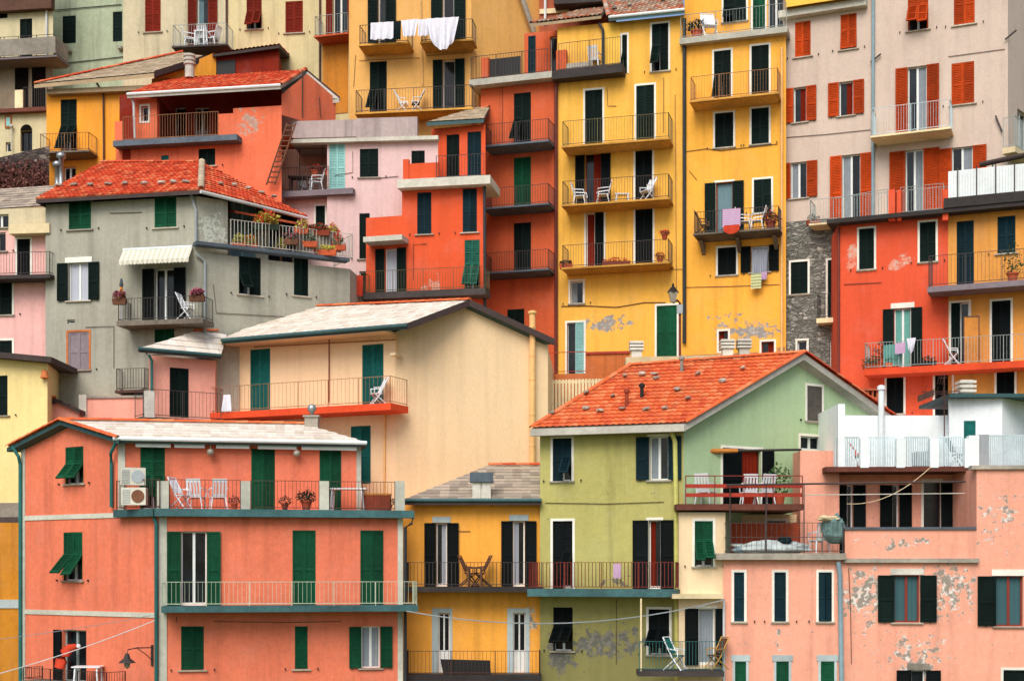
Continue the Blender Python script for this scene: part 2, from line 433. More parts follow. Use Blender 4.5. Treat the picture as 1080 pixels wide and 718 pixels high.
# ---------------------------------------------------------------- roofs
def tri_plane(a, b, c):
    n = (b-a).cross(c-a).normalized(); return (n if n.z > 0 else -n), a
def onplane(px, py, pl):
    n, a = pl; d = ray(px, py); t = n.dot(a-CAM)/n.dot(d); return CAM+d*t
def tiled(mb, poly, tw=.24, th=.34, step=.045, amp=.035, sub=4, lift=0.0):
    """tile relief over a planar polygon whose first edge is the eave"""
    p0, p1 = poly[0], poly[1]; n, _ = tri_plane(poly[0], poly[1], poly[2])
    ud = (p1-p0).normalized(); vd = n.cross(ud).normalized()
    if vd.z < 0: vd = -vd
    pts = [((p-p0).dot(ud), (p-p0).dot(vd)) for p in poly]
    u0, u1 = min(p[0] for p in pts), max(p[0] for p in pts); v1 = max(p[1] for p in pts)
    cu = int((u1-u0)/tw)+1; cv = int(v1/th)+1
    bm = bmesh.new(); uvl = bm.loops.layers.uv.new('UVMap')
    prof = [amp*(.5-.5*math.cos(2*math.pi*k/sub)) for k in range(sub)]
    for j in range(cv):
        jit = random.uniform(-.008, .008)
        va, vb = j*th, (j+1)*th
        ca = cb = None; prev = None
        for i in range(cu*sub+1):
            uu = u0+i*tw/sub; hh = prof[i % sub]
            a = bm.verts.new((uu, va, step+hh+lift+jit)); b = bm.verts.new((uu, vb, hh*.8+lift+jit)); a0 = bm.verts.new((uu, va, lift-.01))
            if prev:
                for q, vv in (((prev[0], a, b, prev[1]), (0, 0, .98, .98)), ((prev[2], a0, a, prev[0]), (0, 0, 0, 0))):
                    fc = bm.faces.new(q); ki = (i-1)//sub
                    uvs = [(ki+.5, j+.02+vv[k]*.9) for k in range(4)]
                    for k, l in enumerate(fc.loops): l[uvl].uv = uvs[k]
            prev = (a, b, a0)
    m = len(pts); cx = sum(p[0] for p in pts)/m; cy = sum(p[1] for p in pts)/m
    for k in range(m):
        (ax, ay), (bx, by) = pts[k], pts[(k+1) % m]
        nx, ny = by-ay, -(bx-ax)
        if (cx-ax)*nx+(cy-ay)*ny > 0: nx, ny = -nx, -ny
        bmesh.ops.bisect_plane(bm, geom=bm.verts[:]+bm.edges[:]+bm.faces[:], plane_co=(ax, ay, 0), plane_no=(nx, ny, 0), clear_outer=True)
    idx = {}
    for v in bm.verts: idx[v] = len(mb.v); mb.v.append(p0+ud*v.co.x+vd*v.co.y+n*v.co.z)
    for fc in bm.faces:
        mb.f.append(tuple(idx[v] for v in fc.verts)); mb.mi.append(0); mb.uv[len(mb.f)-1] = [tuple(l[uvl].uv) for l in fc.loops]
    bm.free()
def slab_under(mb, poly, th, drop=.0, mi=0):
    n, _ = tri_plane(poly[0], poly[1], poly[2]); top = [p-n*(.012+drop) for p in poly]; bot = [p-V((0,0,th)) for p in top]
    mb.quad(top, mi); mb.quad(bot[::-1], mi)
    for i in range(len(poly)): j = (i+1) % len(poly); mb.quad([top[i], top[j], bot[j], bot[i]], mi)
def ridge_tiles(mb, a, b, r=.1, ln=.38):
    a, b = V(a), V(b); L = (b-a).length; d = (b-a)/L; k = max(1, int(L/ln))
    s = d.cross(V((0,0,1))).normalized(); up = s.cross(d).normalized()
    if up.z < 0: up = -up
    for i in range(k):
        q0 = a+d*(L*i/k); q1 = a+d*(L*(i+1)/k*1.0+.03)
        R0, R1 = r*.86, r*1.06
        ring = lambda c, rr: [c + s*math.cos(t)*rr + up*(math.sin(t)*rr*.85) for t in [math.pi*x/6 for x in range(7)]]
        g0, g1 = ring(q0, R0), ring(q1, R1); rv = random.random()*40
        for x in range(6): mb.quad([g0[x], g0[x+1], g1[x+1], g1[x]], 0, [(rv+.5, i+.5)]*4)
        mb.quad(g1, 0, [(rv+.5, i+.5)]*7)
def roof(h, polys, mat, th=.16, fascia='fascia', kind='flat', ridges=(), back=None, name='roof', gutter=None, rmat=None, step=None):
    """polys: lists of Vectors, first edge = eave"""
    mb = MB()
    for p in polys:
        if kind == 'marseille': tiled(mb, p, .22, .26, .045, .03, 4)
        elif kind == 'slate': tiled(mb, p, .3, .34, .028, .008, 2)
        else: tiled(mb, p, .19, .3, .035, .045, 4)
    if back:
        for p in back: mb.quad(p, 0, [(k*3.3, k*2.1) for k in range(len(p))])
    o = mb.obj(name, mat, h.root)
    s = MB()
    for p in polys + (back or []): slab_under(s, p, th)
    s.obj('eaves_board', M[fascia], o)
    if ridges:
        r_ = MB()
        for a, b in ridges: ridge_tiles(r_, a+V((0,0,.03)), b+V((0,0,.03)))
        r_.obj('ridge', rmat or mat, o)
    if gutter:
        for (a, b, gm) in gutter:
            g = MB(); a, b = V(a), V(b); g.tube([a, b], .065, 8); g.obj('gutter', M[gm], o)
    return o
def mirror_back(e0, e1, r1, r0):
    """the hidden slope behind a ridge"""
    b1 = V((2*r1.x-e1.x, 2*r1.y-e1.y, e1.z)); b0 = V((2*r0.x-e0.x, 2*r0.y-e0.y, e0.z)); return [b1, b0, r0, r1]
def pipe(h, pts, r=.045, mat='pipe_grey', name='drainpipe', clips=True):
    mb = MB(); mb.tube(pts, r, 8)
    o = mb.obj(name, M[mat], h.root)
    return o
def fpipe(h, f, pp, r=.045, mat='pipe_grey', out=.07, name='drainpipe'):
    return pipe(h, [f.at(x, y, out) for x, y in pp], r, mat, name)
def wallbox(h, f, x0, y0, x1, y1, out, mat, name, inn=0.0, parent=None):
    xm, ym = (x0+x1)/2, (y0+y1)/2
    u0 = f.uz(x0, ym, out)[0]; u1 = f.uz(x1, ym, out)[0]; za = f.uz(xm, y0, out)[1]; zb = f.uz(xm, y1, out)[1]
    mb = MB(); mb.box(lambda a, b, c: f.pt(a, b, c), u0, u1, inn, out, zb, za); return mb.obj(name, M[mat] if isinstance(mat, str) else mat, parent or h.root)
M = {}
def pm(key, *a, **k): M[key] = paint(key, *a, **k)
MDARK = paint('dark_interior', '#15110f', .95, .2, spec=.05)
pm('white', '#d9dcd9', .5, .06); pm('frame_brown', '#5a2318', .6, .15); pm('frame_red', '#7c2a1c', .6, .15)
pm('green', '#0f4a30', .75, .22, k=.8, spec=.12); pm('green_dark', '#081c18', .75, .25, k=.75, spec=.12); pm('green_teal', '#17605a', .75, .18, k=.85, spec=.12)
pm('green_black', '#070f10', .75, .25, k=.75, spec=.12); pm('green_blue', '#0f2c34', .75, .2, k=.8, spec=.12); pm('green_faded', '#1c5244', .75, .25, k=.85, spec=.12)
pm('red_shutter', '#b2400f', .75, .2, k=.85, spec=.12); pm('red_dark', '#74200e', .75, .2, k=.85, spec=.12); pm('teal_light', '#7fb5b0', .6, .1)
pm('iron', '#2a2624', .6, .2); pm('iron_brown', '#4a2e24', .7, .2); pm('rail_grey', '#8d9894', .55, .15); pm('rail_green', '#b7c2a8', .6, .15)
pm('rail_red', '#6e1f12', .6, .2); pm('rail_tan', '#8a6040', .7, .2); pm('rail_olive', '#5d5638', .7, .2); pm('rail_dark', '#3b3230', .6, .2)
pm('rail_blue', '#b4c6ca', .5, .15)
pm('pipe_grey', '#8f9799', .5, .15); pm('pipe_teal', '#1e605c', .5, .15); pm('pipe_dark', '#252c30', .5, .15); pm('pipe_tan', '#d6a96c', .6, .1)
pm('pipe_blue', '#7d97a0', .5, .12); pm('pipe_yellow', '#b9b765', .6, .12); pm('pipe_white', '#c9cccb', .5, .1); pm('pipe_redbrown', '#6a2a1f', .5, .15)
pm('fascia', '#5a544c', .8, .2); pm('fascia_teal', '#2c4f50', .6, .15); pm('fascia_pale', '#b8b4a8', .8, .15); pm('fascia_dark', '#3b2f2c', .8, .2); pm('fascia_tan', '#a08a6a', .8, .15)
pm('gutter_white', '#d8e2e0', .4, .06)
pm('sill', '#a59c8c', .85, .2); pm('band', '#bdbdae', .9, .12, k=.9); pm('trim_white', '#dfdccf', .85, .08); pm('trim_pale', '#a7b4b4', .85, .1); pm('trim_brown', '#b76a38', .8, .2)
pm('slab', '#6f665a', .9, .25); pm('slab_teal', '#33585a', .7, .25); pm('slab_pale', '#b9b6a8', .9, .15); pm('slab_dark', '#37312f', .85, .25); pm('slab_yellow', '#c49140', .9, .2)
pm('slab_red', '#d1451c', .85, .12); pm('slab_brown', '#5f3428', .9, .2); pm('slab_cream', '#dcc9a0', .9, .12); pm('slab_slate', '#515c66', .85, .2); pm('slab_mauve', '#7a6f74', .9, .15)
pm('concrete', '#8f887c', .9, .2); pm('concrete_pale', '#c6c2b6', .9, .15); pm('post_white', '#dfe6e6', .7, .06)
pm('plastic_white', '#dfe3e6', .35, .04); pm('plastic_grey', '#9ba3a6', .5, .1); pm('metal_cream', '#c9c6b6', .45, .08); pm('metal', '#9aa0a0', .35, .12, metal=.7)
pm('terracotta', '#b5522f', .85, .15); pm('terracotta_dark', '#8a3a22', .85, .15); pm('wood_red', '#a2301a', .7, .15); pm('wood_orange', '#c07a2c', .7, .15); pm('wood_brown', '#5e3a26', .75, .25)
pm('leaf', '#38562a', .7, .4, k=.8, scale=20); pm('leaf_dark', '#1f3320', .7, .4, k=.8, scale=20); pm('leaf_yellow', '#a8a03c', .7, .35, scale=20); pm('petal_red', '#c4331f', .7, .3, scale=20); pm('petal_pink', '#c0567a', .7, .3, scale=20)
pm('leaf_dry', '#6a3f36', .8, .4, scale=20); pm('black', '#101012', .6, .2); pm('rock', '#9a958a', .95, .3, scale=9); pm('bulb', '#8f8a7c', .3, .1); pm('bundle', '#6d8c88', .85, .2)
pm('awning_cloth', '#d7d3c0', .9, .08); pm('orange_plastic', '#d9431d', .5, .1); pm('tan_cloth', '#c9a76a', .9, .15); pm('cover_cloth', '#9fa9a8', .9, .25, scale=5); pm('brass', '#b88a3c', .5, .15)
pm('brick_red', '#a6583a', .95, .2)
M['cloth_dark'] = clothmat('cloth_dark', '#1d2a2c'); M['cloth_white'] = clothmat('cloth_white', '#e6e6ee'); M['cloth_curtain'] = clothmat('cloth_curtain', '#8e979e'); M['cloth_teal'] = clothmat('cloth_teal', '#6aa79c')
M['cloth_pink'] = clothmat('cloth_pink', '#c88fae', '#b8b0cc', 9, axis=1); M['cloth_red'] = clothmat('cloth_red', '#c2432c'); M['cloth_green'] = clothmat('cloth_green', '#9aa870', '#d8d4a8', 5, axis=1)
M['curtain_blue'] = clothmat('curtain_blue', '#6f8a92'); M['curtain_teal'] = clothmat('curtain_teal', '#3f6065', '#35565a', 12); M['curtain_red'] = clothmat('curtain_red', '#7c2412'); M['curtain_lace'] = clothmat('curtain_lace', '#b4bac4', '#8f96a4', 16)
M['cloth_stripe'] = clothmat('cloth_stripe', '#ddd9c6', '#c6c3b0', 14)
TILE_ORANGE = tilemat('tile_orange', ['#d8683a', '#db7040', '#d2623a', '#dd8456', '#d56c42', '#c85a36', '#de7848', '#d46638'], '#8a6248', .45)
TILE_RED = tilemat('tile_red', ['#cf5030', '#c24829', '#d8623e', '#c94e2e', '#ab4228', '#d87850'], '#7c5038', .5)
TILE_PALE = tilemat('tile_pale', ['#e2d9cb', '#ddd2c4', '#e6dfd3', '#dfd5c8', '#e9e2d6', '#d6cabb'], '#b8a898', .3, .9)
TILE_GREY = tilemat('tile_grey', ['#b8a898', '#a89a8c', '#b2a595', '#a09384', '#b8a894', '#94877a'], '#6d6358', .45)
TILE_BEIGE = tilemat('tile_beige', ['#b9a78c', '#c2b095', '#ab9a80', '#b8a890', '#c8b69c', '#b0a088'], '#8a7460', .4)
TILE_OLD = tilemat('tile_old', ['#b59a84', '#c0775a', '#a89584', '#c9b09a', '#b8694a', '#a58c78'], '#6b5648', .5)
STONE = stonemat('stone', '#8b8a80', '#6a6961', '#a5a196', 4.6); ROCKM = stonemat('dark_stone', '#5d504a', '#38302e', '#7a6d63', 3.5)
def G(px, Y, z): return V(((px-540)/F*Y, Y, z))
Z0 = 3.0
def gz(Y):
    t = [(30, 2.0), (50, 3.0), (53, 8.0), (56, 15.0), (60, 20.0), (63, 26.0), (66, 29.0), (75, 36.0), (100, 48.0), (150, 60.0), (400, 75.0)]
    for (a, x), (b, y) in zip(t, t[1:]):
        if Y <= b: return x+(y-x)*(max(Y, a)-a)/(b-a)
    return 75.0
# ============================================================ coral house, lower left
PC = plaster('plaster_coral', '#e47b5b', [], .12, .2)
h = House('house', 'large coral house with green shutters and teal edged balcony slabs, lower left', 'house', G(165, 44, Z0))
A_, B_, C_ = (22, 47.9), (167, 44.0), (425, 45.5)
zt = 14+(600-540)/F*44
fs = h.fac(A_, B_, Z0, zt, PC); ff = h.fac(B_, C_, Z0, zt, PC)
coral_s, coral_f = fs, ff
h2 = h
fu = Fac(A_, (124, 45.1), zt, [(22, 464), (70, 445), (124, 464)], PC); h.facs.append(fu)
# make the side facade's top a true gable: eaves level with each other
ez = 14+(600-463)/F*45.1; pk = 14+(600-446)/F*46.5
fu.prof = [(0, ez), (fu.L/2, pk), (fu.L, ez)]
fv = Fac((124, 45.1), (381, 46.6), zt, ez, PC); h.facs.append(fv)
win(h, fu, 69, 471, 88, 510, 't', 'green', tilt=42)
win(h, fs, 67, 561, 87, 612, 't', 'green', tilt=42)
win(h, fs, 66, 664, 91, 720, 'l', 'green_black', door=True, zb=10.3, lw=.38, frame='rail_grey')
wallbox(h, fs, 22.3, 541.5, 166, 546.5, .03, 'band', 'string_course'); wallbox(h, fs, 22.3, 644, 163, 649, .03, 'band', 'string_course')
wallbox(h, fs, 22.2, 470, 26, 720, .035, 'band', 'corner_strip'); wallbox(h, ff, 167.5, 545, 176, 720, .03, 'band', 'corner_strip'); wallbox(h, ff, 419.5, 545, 425, 720, .03, 'band', 'corner_strip')
wallbox(h, fv, 124.5, 466, 132, 538, .03, 'band', 'corner_strip'); wallbox(h, fv, 376, 466, 380.8, 538, .03, 'band', 'corner_strip')
# terrace balcony of the top floor
o, zT, _, _ = balcony(h, ff, 163, 437, 537, 545, .35, None, 0, 'slab_teal', taper=False, name='terrace_slab')
o2 = None
mb = MB(); mp = lambda a, b, c: fs.pt(a, b, c)
mb.box(mp, fs.L-1.75, fs.L+.1, 0, .3, zT-.235, zT); mb.obj('terrace_slab', M['slab_teal'], h.root)
for a, b in ((165.5, 178), (254, 264), (337, 347), (417, 427)):
    wallbox(h, ff, a, 507, b, 538, .16, 'band', 'terrace_pillar', -.12)
rm = MB()
for a, b in ((178.5, 253.5), (264.5, 336.5), (347.5, 416.5)):
    railing(rm, [ff.at(a, 537, .02).xy.to_3d()+V((0,0,zT)), ff.at(b, 537, .02).xy.to_3d()+V((0,0,zT))], .92, .115, .009)
p0 = fs.pt(fs.L-1.7, .2, zT); p1 = fs.pt(fs.L-.05, .2, zT); railing(rm, [fs.pt(fs.L-1.7, -.1, zT), p0, p1, ff.pt(.05, .2, zT)], .92)
rm.obj('terrace_railing', M['iron_brown'], h.root)
zf = zT
win(h, fv, 148, 470, 174, 535, 't', 'green', door=True, zb=zf, tilt=50)
win(h, fv, 265, 473, 290, 535, 'c', 'green', door=True, zb=zf)
win(h, fv, 337, 473, 360, 535, 'c', 'green', door=True, zb=zf)
# middle floor balcony
o, zB, _, _ = balcony(h, ff, 170, 441, 638.5, 645, .95, 613, None, 'slab_teal', 'rail_green', (1, 1), .13, .007, taper=False, inset=.04)
win(h, ff, 191, 560, 218, 638, 'o', 'green', door=True, zb=zB, lw=.42, muntin=True)
win(h, ff, 308.5, 559, 333, 638, 'c', 'green', door=True, zb=zB)
win(h, ff, 380, 559, 404.5, 638, 'c', 'green', door=True, zb=zB)
win(h, ff, 191, 660, 215, 706, 'c', 'green'); win(h, ff, 311, 660, 324.5, 705, 'c1', 'green')
win(h, ff, 381, 660, 401, 704, 'o', 'green', lw=.38, curtain=('cloth_curtain', 'b'))
# lower left balcony of the gable wall
balcony(h, fs, 22.5, 112, 720, 728, .8, 706, None, 'slab', 'rail_dark', (1, 1), .1, .008)
fpipe(h, ff, [(162, 545), (164.8, 552), (164.8, 760)], .06, 'pipe_teal', .1)
pipe(h, [fu.pt(0, .35, ez), fu.pt(.15, .2, ez-.35), fs.pt(.1, .1, ez-.6), fs.pt(.1, .1, Z0)], .06, 'pipe_teal')
pipe(h, [fv.at(123, 465, .3), fv.pt(-.2, .12, ez-.45), fu.pt(fu.L-.18, .1, ez-.75), fu.pt(fu.L-.18, .1, zT+.1)], .055, 'pipe_teal')
pipe(h, [ff.at(436, 545, .3), ff.at(434, 552, .25), ff.at(427.5, 556, .1), ff.at(427.5, 760, .1)], .05, 'pipe_dark')
# roof
E0 = fv.pt(-.1, .38, ez+.0); E1 = fv.pt(fv.L+.15, .38, ez)
g0 = fu.pt(-.35, .3, ez-.04); gP = fu.pt(fu.L/2, .3, pk+.06)
bd = (E1-E0).normalized()
Rr = onplane(324, 448, tri_plane(E0, E1, gP)); Rr.z = gP.z
Rr = gP + bd*((Rr-gP).dot(bd))
bk1 = V((2*Rr.x-E1.x+1.8, 2*Rr.y-E1.y, E1.z)); bk0 = g0
g1 = fu.pt(fu.L+.42, .3, E0.z-.0)
n_, a_ = tri_plane(E0, E1, Rr)
g1 = E0 + (g1-E0)*1.0; g1.z = a_.z - (n_.x*(g1.x-a_.x)+n_.y*(g1.y-a_.y))/n_.z
gP2 = V((gP.x, gP.y, a_.z-(n_.x*(gP.x-a_.x)+n_.y*(gP.y-a_.y))/n_.z))
Rr2 = onplane(324, 448, (n_, a_))
bk1 = V((Rr2.x+1.2, Rr2.y+2.6, E1.z))
r_ = roof(h, [[E0, E1, Rr2, gP2, g1]], TILE_PALE, .13, 'fascia_teal', 'slate', [(g1+V((-.03,0,.02)), gP2), (g0, gP2), (gP2, Rr2)], [[bk0, gP2, Rr2, bk1], [E1, bk1, Rr2]], gutter=[(E0+V((0,-.05,-.02)), E1+V((0,-.05,-.02)), 'gutter_white')], rmat=TILE_ORANGE)
for a, b in ((143, 180), (184, 216), (228, 263), (272, 313), (318, 376)):   # awning cassettes under the eave
    mb = MB(); p = fv.at(a, 470, .16); q = fv.at(b, 470.5, .16); p.z = q.z = ez-.2
    mb.box(lambda s_, t_, z_: p+(q-p)*s_+fv.n*t_+V((0,0,z_)), 0, 1, -.16, .08, -.05, .06); mb.obj('awning_cassette', M['gutter_white'], h.root)
for x in (222, 313):
    mb = MB(); c = fv.at(x, 474, .25); c.z = ez-.35
    mb.tube([c+V((0,0,.2)), c+V((0,0,.05))], .02, 6); mb.lathe(c, [(.02, .08), (.1, .04), (.12, -.06), (.06, -.14), (.01, -.15)], 10); mb.obj('eaves_lamp', M['bulb'], h.root, smooth=True)
# flue with a ball cowl
c = onplane(329, 449, (n_, a_)); mb = MB(); mb.box(lambda x, y, z: c+V((x, y, z)), -.22, .22, -.2, .2, -.3, .28); mb.box(lambda x, y, z: c+V((x, y, z)), -.27, .27, -.25, .25, .28, .34); co = mb.obj('chimney', M['concrete'], r_)
mb = MB(); mb.lathe(c+V((0,0,.34)), [(.06, 0), (.06, .1), (.13, .15), (.16, .25), (.12, .35), (.03, .39)], 12); mb.obj('cowl', M['metal'], r_, smooth=True)
# bracket lamp on the gable wall
lp = MB(); b0 = fs.at(161, 690, .02)
T = lambda u, z: fs.pt(fs.uz(161, 690)[0]+u, .0, b0.z+z)
lp.box(lambda s_, t_, z_: fs.pt(fs.uz(161, 690)[0]+s_, t_, b0.z+z_), -.05, .05, 0, .03, -.35, .3)
o_ = V((-.55, -.75, 0)).normalized()
lp.tube([b0+V((0,0,.22)), b0+o_*.6+V((0,0,.24)), b0+o_*.95+V((0,0,.2)), b0+o_*.98+V((0,0,.08))], .018, 6)
lp.tube([b0+V((0,0,-.2)), b0+o_*.2+V((0,0,-.02)), b0+o_*.45+V((0,0,.14)), b0+o_*.6+V((0,0,.23))], .014, 6)
lamp = lp.obj('wall_lamp', M['iron']); tag(lamp, 'black iron bracket lamp fixed to the coral house beside its teal corner pipe', 'lamp')
c = b0+o_*.98
s = MB(); s.lathe(c+V((0,0,-.2)), [(.26, 0), (.24, .03), (.1, .14), (.06, .28), (.0, .3)], 12); s.obj('lamp_shade', M['iron'], lamp)
s = MB(); s.lathe(c+V((0,0,-.38)), [(.01, 0), (.08, .05), (.1, .14), (.07, .19)], 10); s.obj('lamp_glass', M['bulb'], lamp, smooth=True)
coral = dict(ff=ff, fs=fs, fv=fv, zT=zT, zB=zB)
# close the body
h.body([ff.B, ff.B+V((-1.0, 6, 0)), fs.A+V((2.5, 5, 0)), fs.A], Z0, zt, PC, cap=False)
mb = MB(); mb.quad([p.to_3d().xy.to_3d()+V((0,0,zt-.02)) for p in (fs.A, fs.B, ff.B, ff.B+V((-1, 6, 0)), fs.A+V((2.5, 5, 0)))])
q = [fv.B, fv.B+V((-1.0, 5.0, 0)), fu.A+V((2.2, 3.2, 0)), fu.A]
for p, r2 in zip(q, q[1:]): mb.quad([(p.x,p.y,zt),(r2.x,r2.y,zt),(r2.x,r2.y,ez),(p.x,p.y,ez)])
mb.obj('rear_wall', PC, h.root)
h.finish()

# ============================================================ tan house, big blank gable
PT = plaster('plaster_tan', '#ebcda2', [], .03, .10, stain=.08)
h = House('house', 'tan house with a tall blank gable wall and a red edged balcony', 'house', G(417, 50, 8))
g = Fac((417, 50.0), (578, 51.5), 8, [(417, 350), (495, 319), (578, 357)], PT); h.facs.append(g)
l = Fac((240, 53.0), (417, 50.0), 8, 14+(600-352)/F*50, PT); h.facs.append(l)
ltop = l.prof[0][1]
mb = MB(); 
# loggia end wall carrying the eave at the corner
u0, z0_ = g.uz(417, 373); u1, _ = g.uz(428, 373)
o, zb, _, _ = balcony(h, l, 221, 412, 430, 437, 1.25, 402, None, 'slab_red', 'rail_tan', (1, 1), .16, .006, taper=False, inset=.05)
win(h, l, 264, 368, 285, 428, 'c', 'green_teal', door=True, zb=zb); win(h, l, 382, 363, 404.5, 424, 'c', 'green_teal', door=True, zb=zb)
win(h, l, 370, 449, 391, 510, 'c', 'green_teal', door=True)
win(h, l, 322, 470, 343, 520, 'c', 'green_teal')
wallbox(h, l, 243, 373, 249, 432, .06, 'pipe_tan', 'pilaster'); fpipe(h, l, [(347, 358), (347, 424)], .02, 'rail_red', .05, 'conduit'); fpipe(h, l, [(268, 366), (420, 358)], .015, 'rail_tan', .04, 'conduit'); fpipe(h, l, [(405.5, 434), (405.5, 520)], .035, 'pipe_tan', .06)
fpipe(h, l, [(419, 352), (419, 373)], .035, 'pipe_tan', .06)
wallbox(h, l, 411.5, 372, 417, 374.5, .5, 'slab_cream', 'ledge')
gE = g.at(433, 345, .35); gP = g.at(495, 317, .3); gR = g.at(584, 358, .3)
lE = l.at(234, 354, 1.0); lE.z = gE.z
gE = l.at(430, 345, 1.0); gE.z = lE.z = 14+(600-345)/F*49.3
pl = tri_plane(lE, gE, gP); Rl = onplane(309, 325, pl)
verge = onplane(234, 352, pl)
bk = V((2*gP.x-gE.x, gP.y+.3, gE.z))
rbl = Rl + (gR-gP)
r_ = roof(h, [[lE, gE, gP, Rl]], TILE_PALE, .16, 'fascia_teal', 'slate', [(Rl, gP)], [[gR, rbl, Rl, gP]], gutter=[(lE+V((0,-.06,-.05)), gE+V((0,-.06,-.05)), 'fascia_teal')], rmat=TILE_ORANGE)
v = MB(); 
for a, b in ((gE, gP), (gP, gR)):
    dd = b-a; v.box(lambda s_, t_, z_: a+dd*s_+g.n*t_+V((0,0,z_)), -.01, 1.01, -.02, .06, -.2, .03)
v.obj('verge_board', M['fascia_dark'], r_)
# soffit over the balcony
s = MB(); s.box(lambda a, b, c: l.pt(a, b, c), .0, l.L, 0, .95, ltop-.02, ltop+.05); s.obj('soffit', M['slab_cream'], h.root)
mb = MB(); mb.tube([g.at(561.5, 520, .16), g.at(561.5, 332, .16)], .11, 12); mb.lathe(g.at(561.5, 332, .16), [(.11, 0), (.16, .05), (.16, .12), (.08, .15)], 12)
for y in (345, 375, 400, 437, 470): mb.lathe(g.at(561.5, y, .16), [(.125, -.03), (.125, .03)], 12)
mb.obj('chimney_pipe', M['pipe_tan'], h.root)
mb = MB(); mb.lathe(g.at(533, 341, .05), [(.07, -.05), (.07, .05)], 8); mb.obj('wall_vent', M['pipe_grey'], h.root)
wb = h.body([g.B, g.B+V((.4, 6, 0)), l.A+V((-.5, 6, 0)), l.A], 8, ltop-.3, PT)
h.finish()
tan = dict(l=l, g=g, zb=zb)

# ============================================================ small pink annex with a pale roof
PP = plaster('plaster_pink', '#f0a894', [], .07, .15)
h = House('house', 'low pink house with a pale hipped roof between the grey house and the tan house', 'house', G(155, 50.5, 8))
f = h.fac((157, 50.6), (227, 51.9), 8, (200, 378), PP)
win(h, f, 179, 388, 199, 440, 'c', 'green_dark', door=True)
railing_m = MB()
o, zb2, _, _ = balcony(h, f, 150, 235, 441, 446, 1.0, 412, None, 'slab', 'rail_dark', (1, 0), .13, .007, taper=False)
zE = f.prof[0][1]+.12
e0 = f.at(146, 370, .55); e1 = f.at(233, 369, .5); e0.z = e1.z = zE
rp = G(205, 52.0, zE+1.05); pl = tri_plane(e0, e1, rp)
roof(h, [[e0, e1, onplane(240, 350, pl), onplane(205, 350, pl)]], TILE_PALE, .12, 'fascia_dark', 'slate', [(onplane(205, 350, pl), onplane(240, 350, pl))], rmat=TILE_ORANGE, gutter=[(e0, e1, 'fascia_teal')])
fpipe(h, f, [(157, 374), (160, 380), (160, 412)], .05, 'pipe_teal', .12)
wallbox(h, f, 153, 412, 163, 440, 1.05, 'concrete_pale', 'terrace_pillar', .85)
h.finish(1.6)
h = House('terrace_wall', 'low pink parapet wall with an end post below the grey house', 'wall', G(83, 52.6, 12))
f = h.fac((90, 52.2), (152, 52.0), 12, (120, 418), PP); wallbox(h, f, 83, 416, 91, 445, .1, 'concrete_pale', 'post', -.2); wallbox(h, f, 90, 417, 152, 419.5, .06, 'concrete', 'coping', -.25)
h.finish(.5)
h = House('shed', 'small pink shed with a dark edged gable roof below the grey house', 'shed', G(60, 52.0, 12))
f = Fac((45, 51.6), (83, 51.6), 12, [(45, 428), (58, 421), (83, 431)], PP); h.facs.append(f)
a, b, c = f.at(43, 428, .2), f.at(58, 420, .2), f.at(84, 432, .2)
bb = V((0, 2.5, 0)); roof(h, [[c, c+bb, b+bb, b], [a, a+bb, b+bb, b]], TILE_GREY, .12, 'fascia_dark', 'slate', [(a, b)], rmat=TILE_ORANGE)
h.finish(2.5, capz=f.prof[0][1]-.2)

# ============================================================ amber low house between coral and olive
PA = plaster('plaster_amber', '#f5aa44', [(G(560, 46.5, 12.2), .7, 1.0, .3)], .07, .18)
h = House('house', 'amber house with dark shutters under a grey roof, between the coral and olive houses', 'house', G(427, 46.3, Z0))
f = h.fac((421, 46.7), (573, 46.7), Z0, (500, 530), PA)
o, zb, _, _ = balcony(h, f, 427, 573, 618.5, 624, .95, 592.5, None, 'slab_dark', 'rail_dark', (1, 0), .12, .012, taper=False)
win(h, f, 460, 551, 471.5, 618, 'o', 'green_black', door=True, zb=zb, lw=.38, curtain=('curtain_lace', 'r'), lintel='trim_pale', muntin=False)
win(h, f, 541, 549, 553.5, 618, 'o', 'green_black', door=True, zb=zb, lw=.38, lintel='trim_pale', curtain=('curtain_lace', 'l'), muntin=False)
o, zb3, _, _ = balcony(h, f, 427, 571, 711.5, 718, .8, 686, None, 'slab_dark', 'iron_brown', (1, 1), .12, .008, taper=False)
win(h, f, 462, 646, 474.5, 712, 'n', door=True, zb=zb3, muntin='f', panel=.75); win(h, f, 541, 646, 554.5, 712, 'n', door=True, zb=zb3, muntin='f', panel=.75)
for a, b in ((455.5, 462), (535, 541)): wallbox(h, f, a, 641, b, 712, .02, 'trim_pale', 'door_surround')
for a, b in ((474.5, 477), (554.5, 558.5)): wallbox(h, f, a, 641, b, 712, .02, 'trim_pale', 'door_surround')
for a, b in ((462, 474.5), (541, 554.5)): wallbox(h, f, a, 641, b, 645.8, .02, 'trim_pale', 'door_surround')
zE = f.prof[0][1]+.06; e0 = f.at(424, 528, .45); e1 = f.at(571, 528, .45); e0.z = e1.z = zE
rp = G(515, 50.0, 14+(600-490)/F*50.0); pl = tri_plane(e0, e1, rp)
r0, r1 = onplane(515, 491, pl), onplane(571, 491, pl)
r_ = roof(h, [[e0, e1, r1, r0]], TILE_GREY, .14, 'fascia_dark', 'slate', [(r0, r1)], rmat=TILE_RED, gutter=[(e0, e1, 'fascia_teal')])
c = onplane(508, 524, pl); mb = MB(); B3 = lambda x, y, z: c+V((x, y, z))
mb.box(B3, -.3, -.03, -.25, .25, -.2, .48); mb.box(B3, .03, .3, -.25, .25, -.2, .48); mb.box(B3, -.03, .03, -.2, .2, -.2, .48); mb.obj('chimney', M['concrete_pale'], r_)
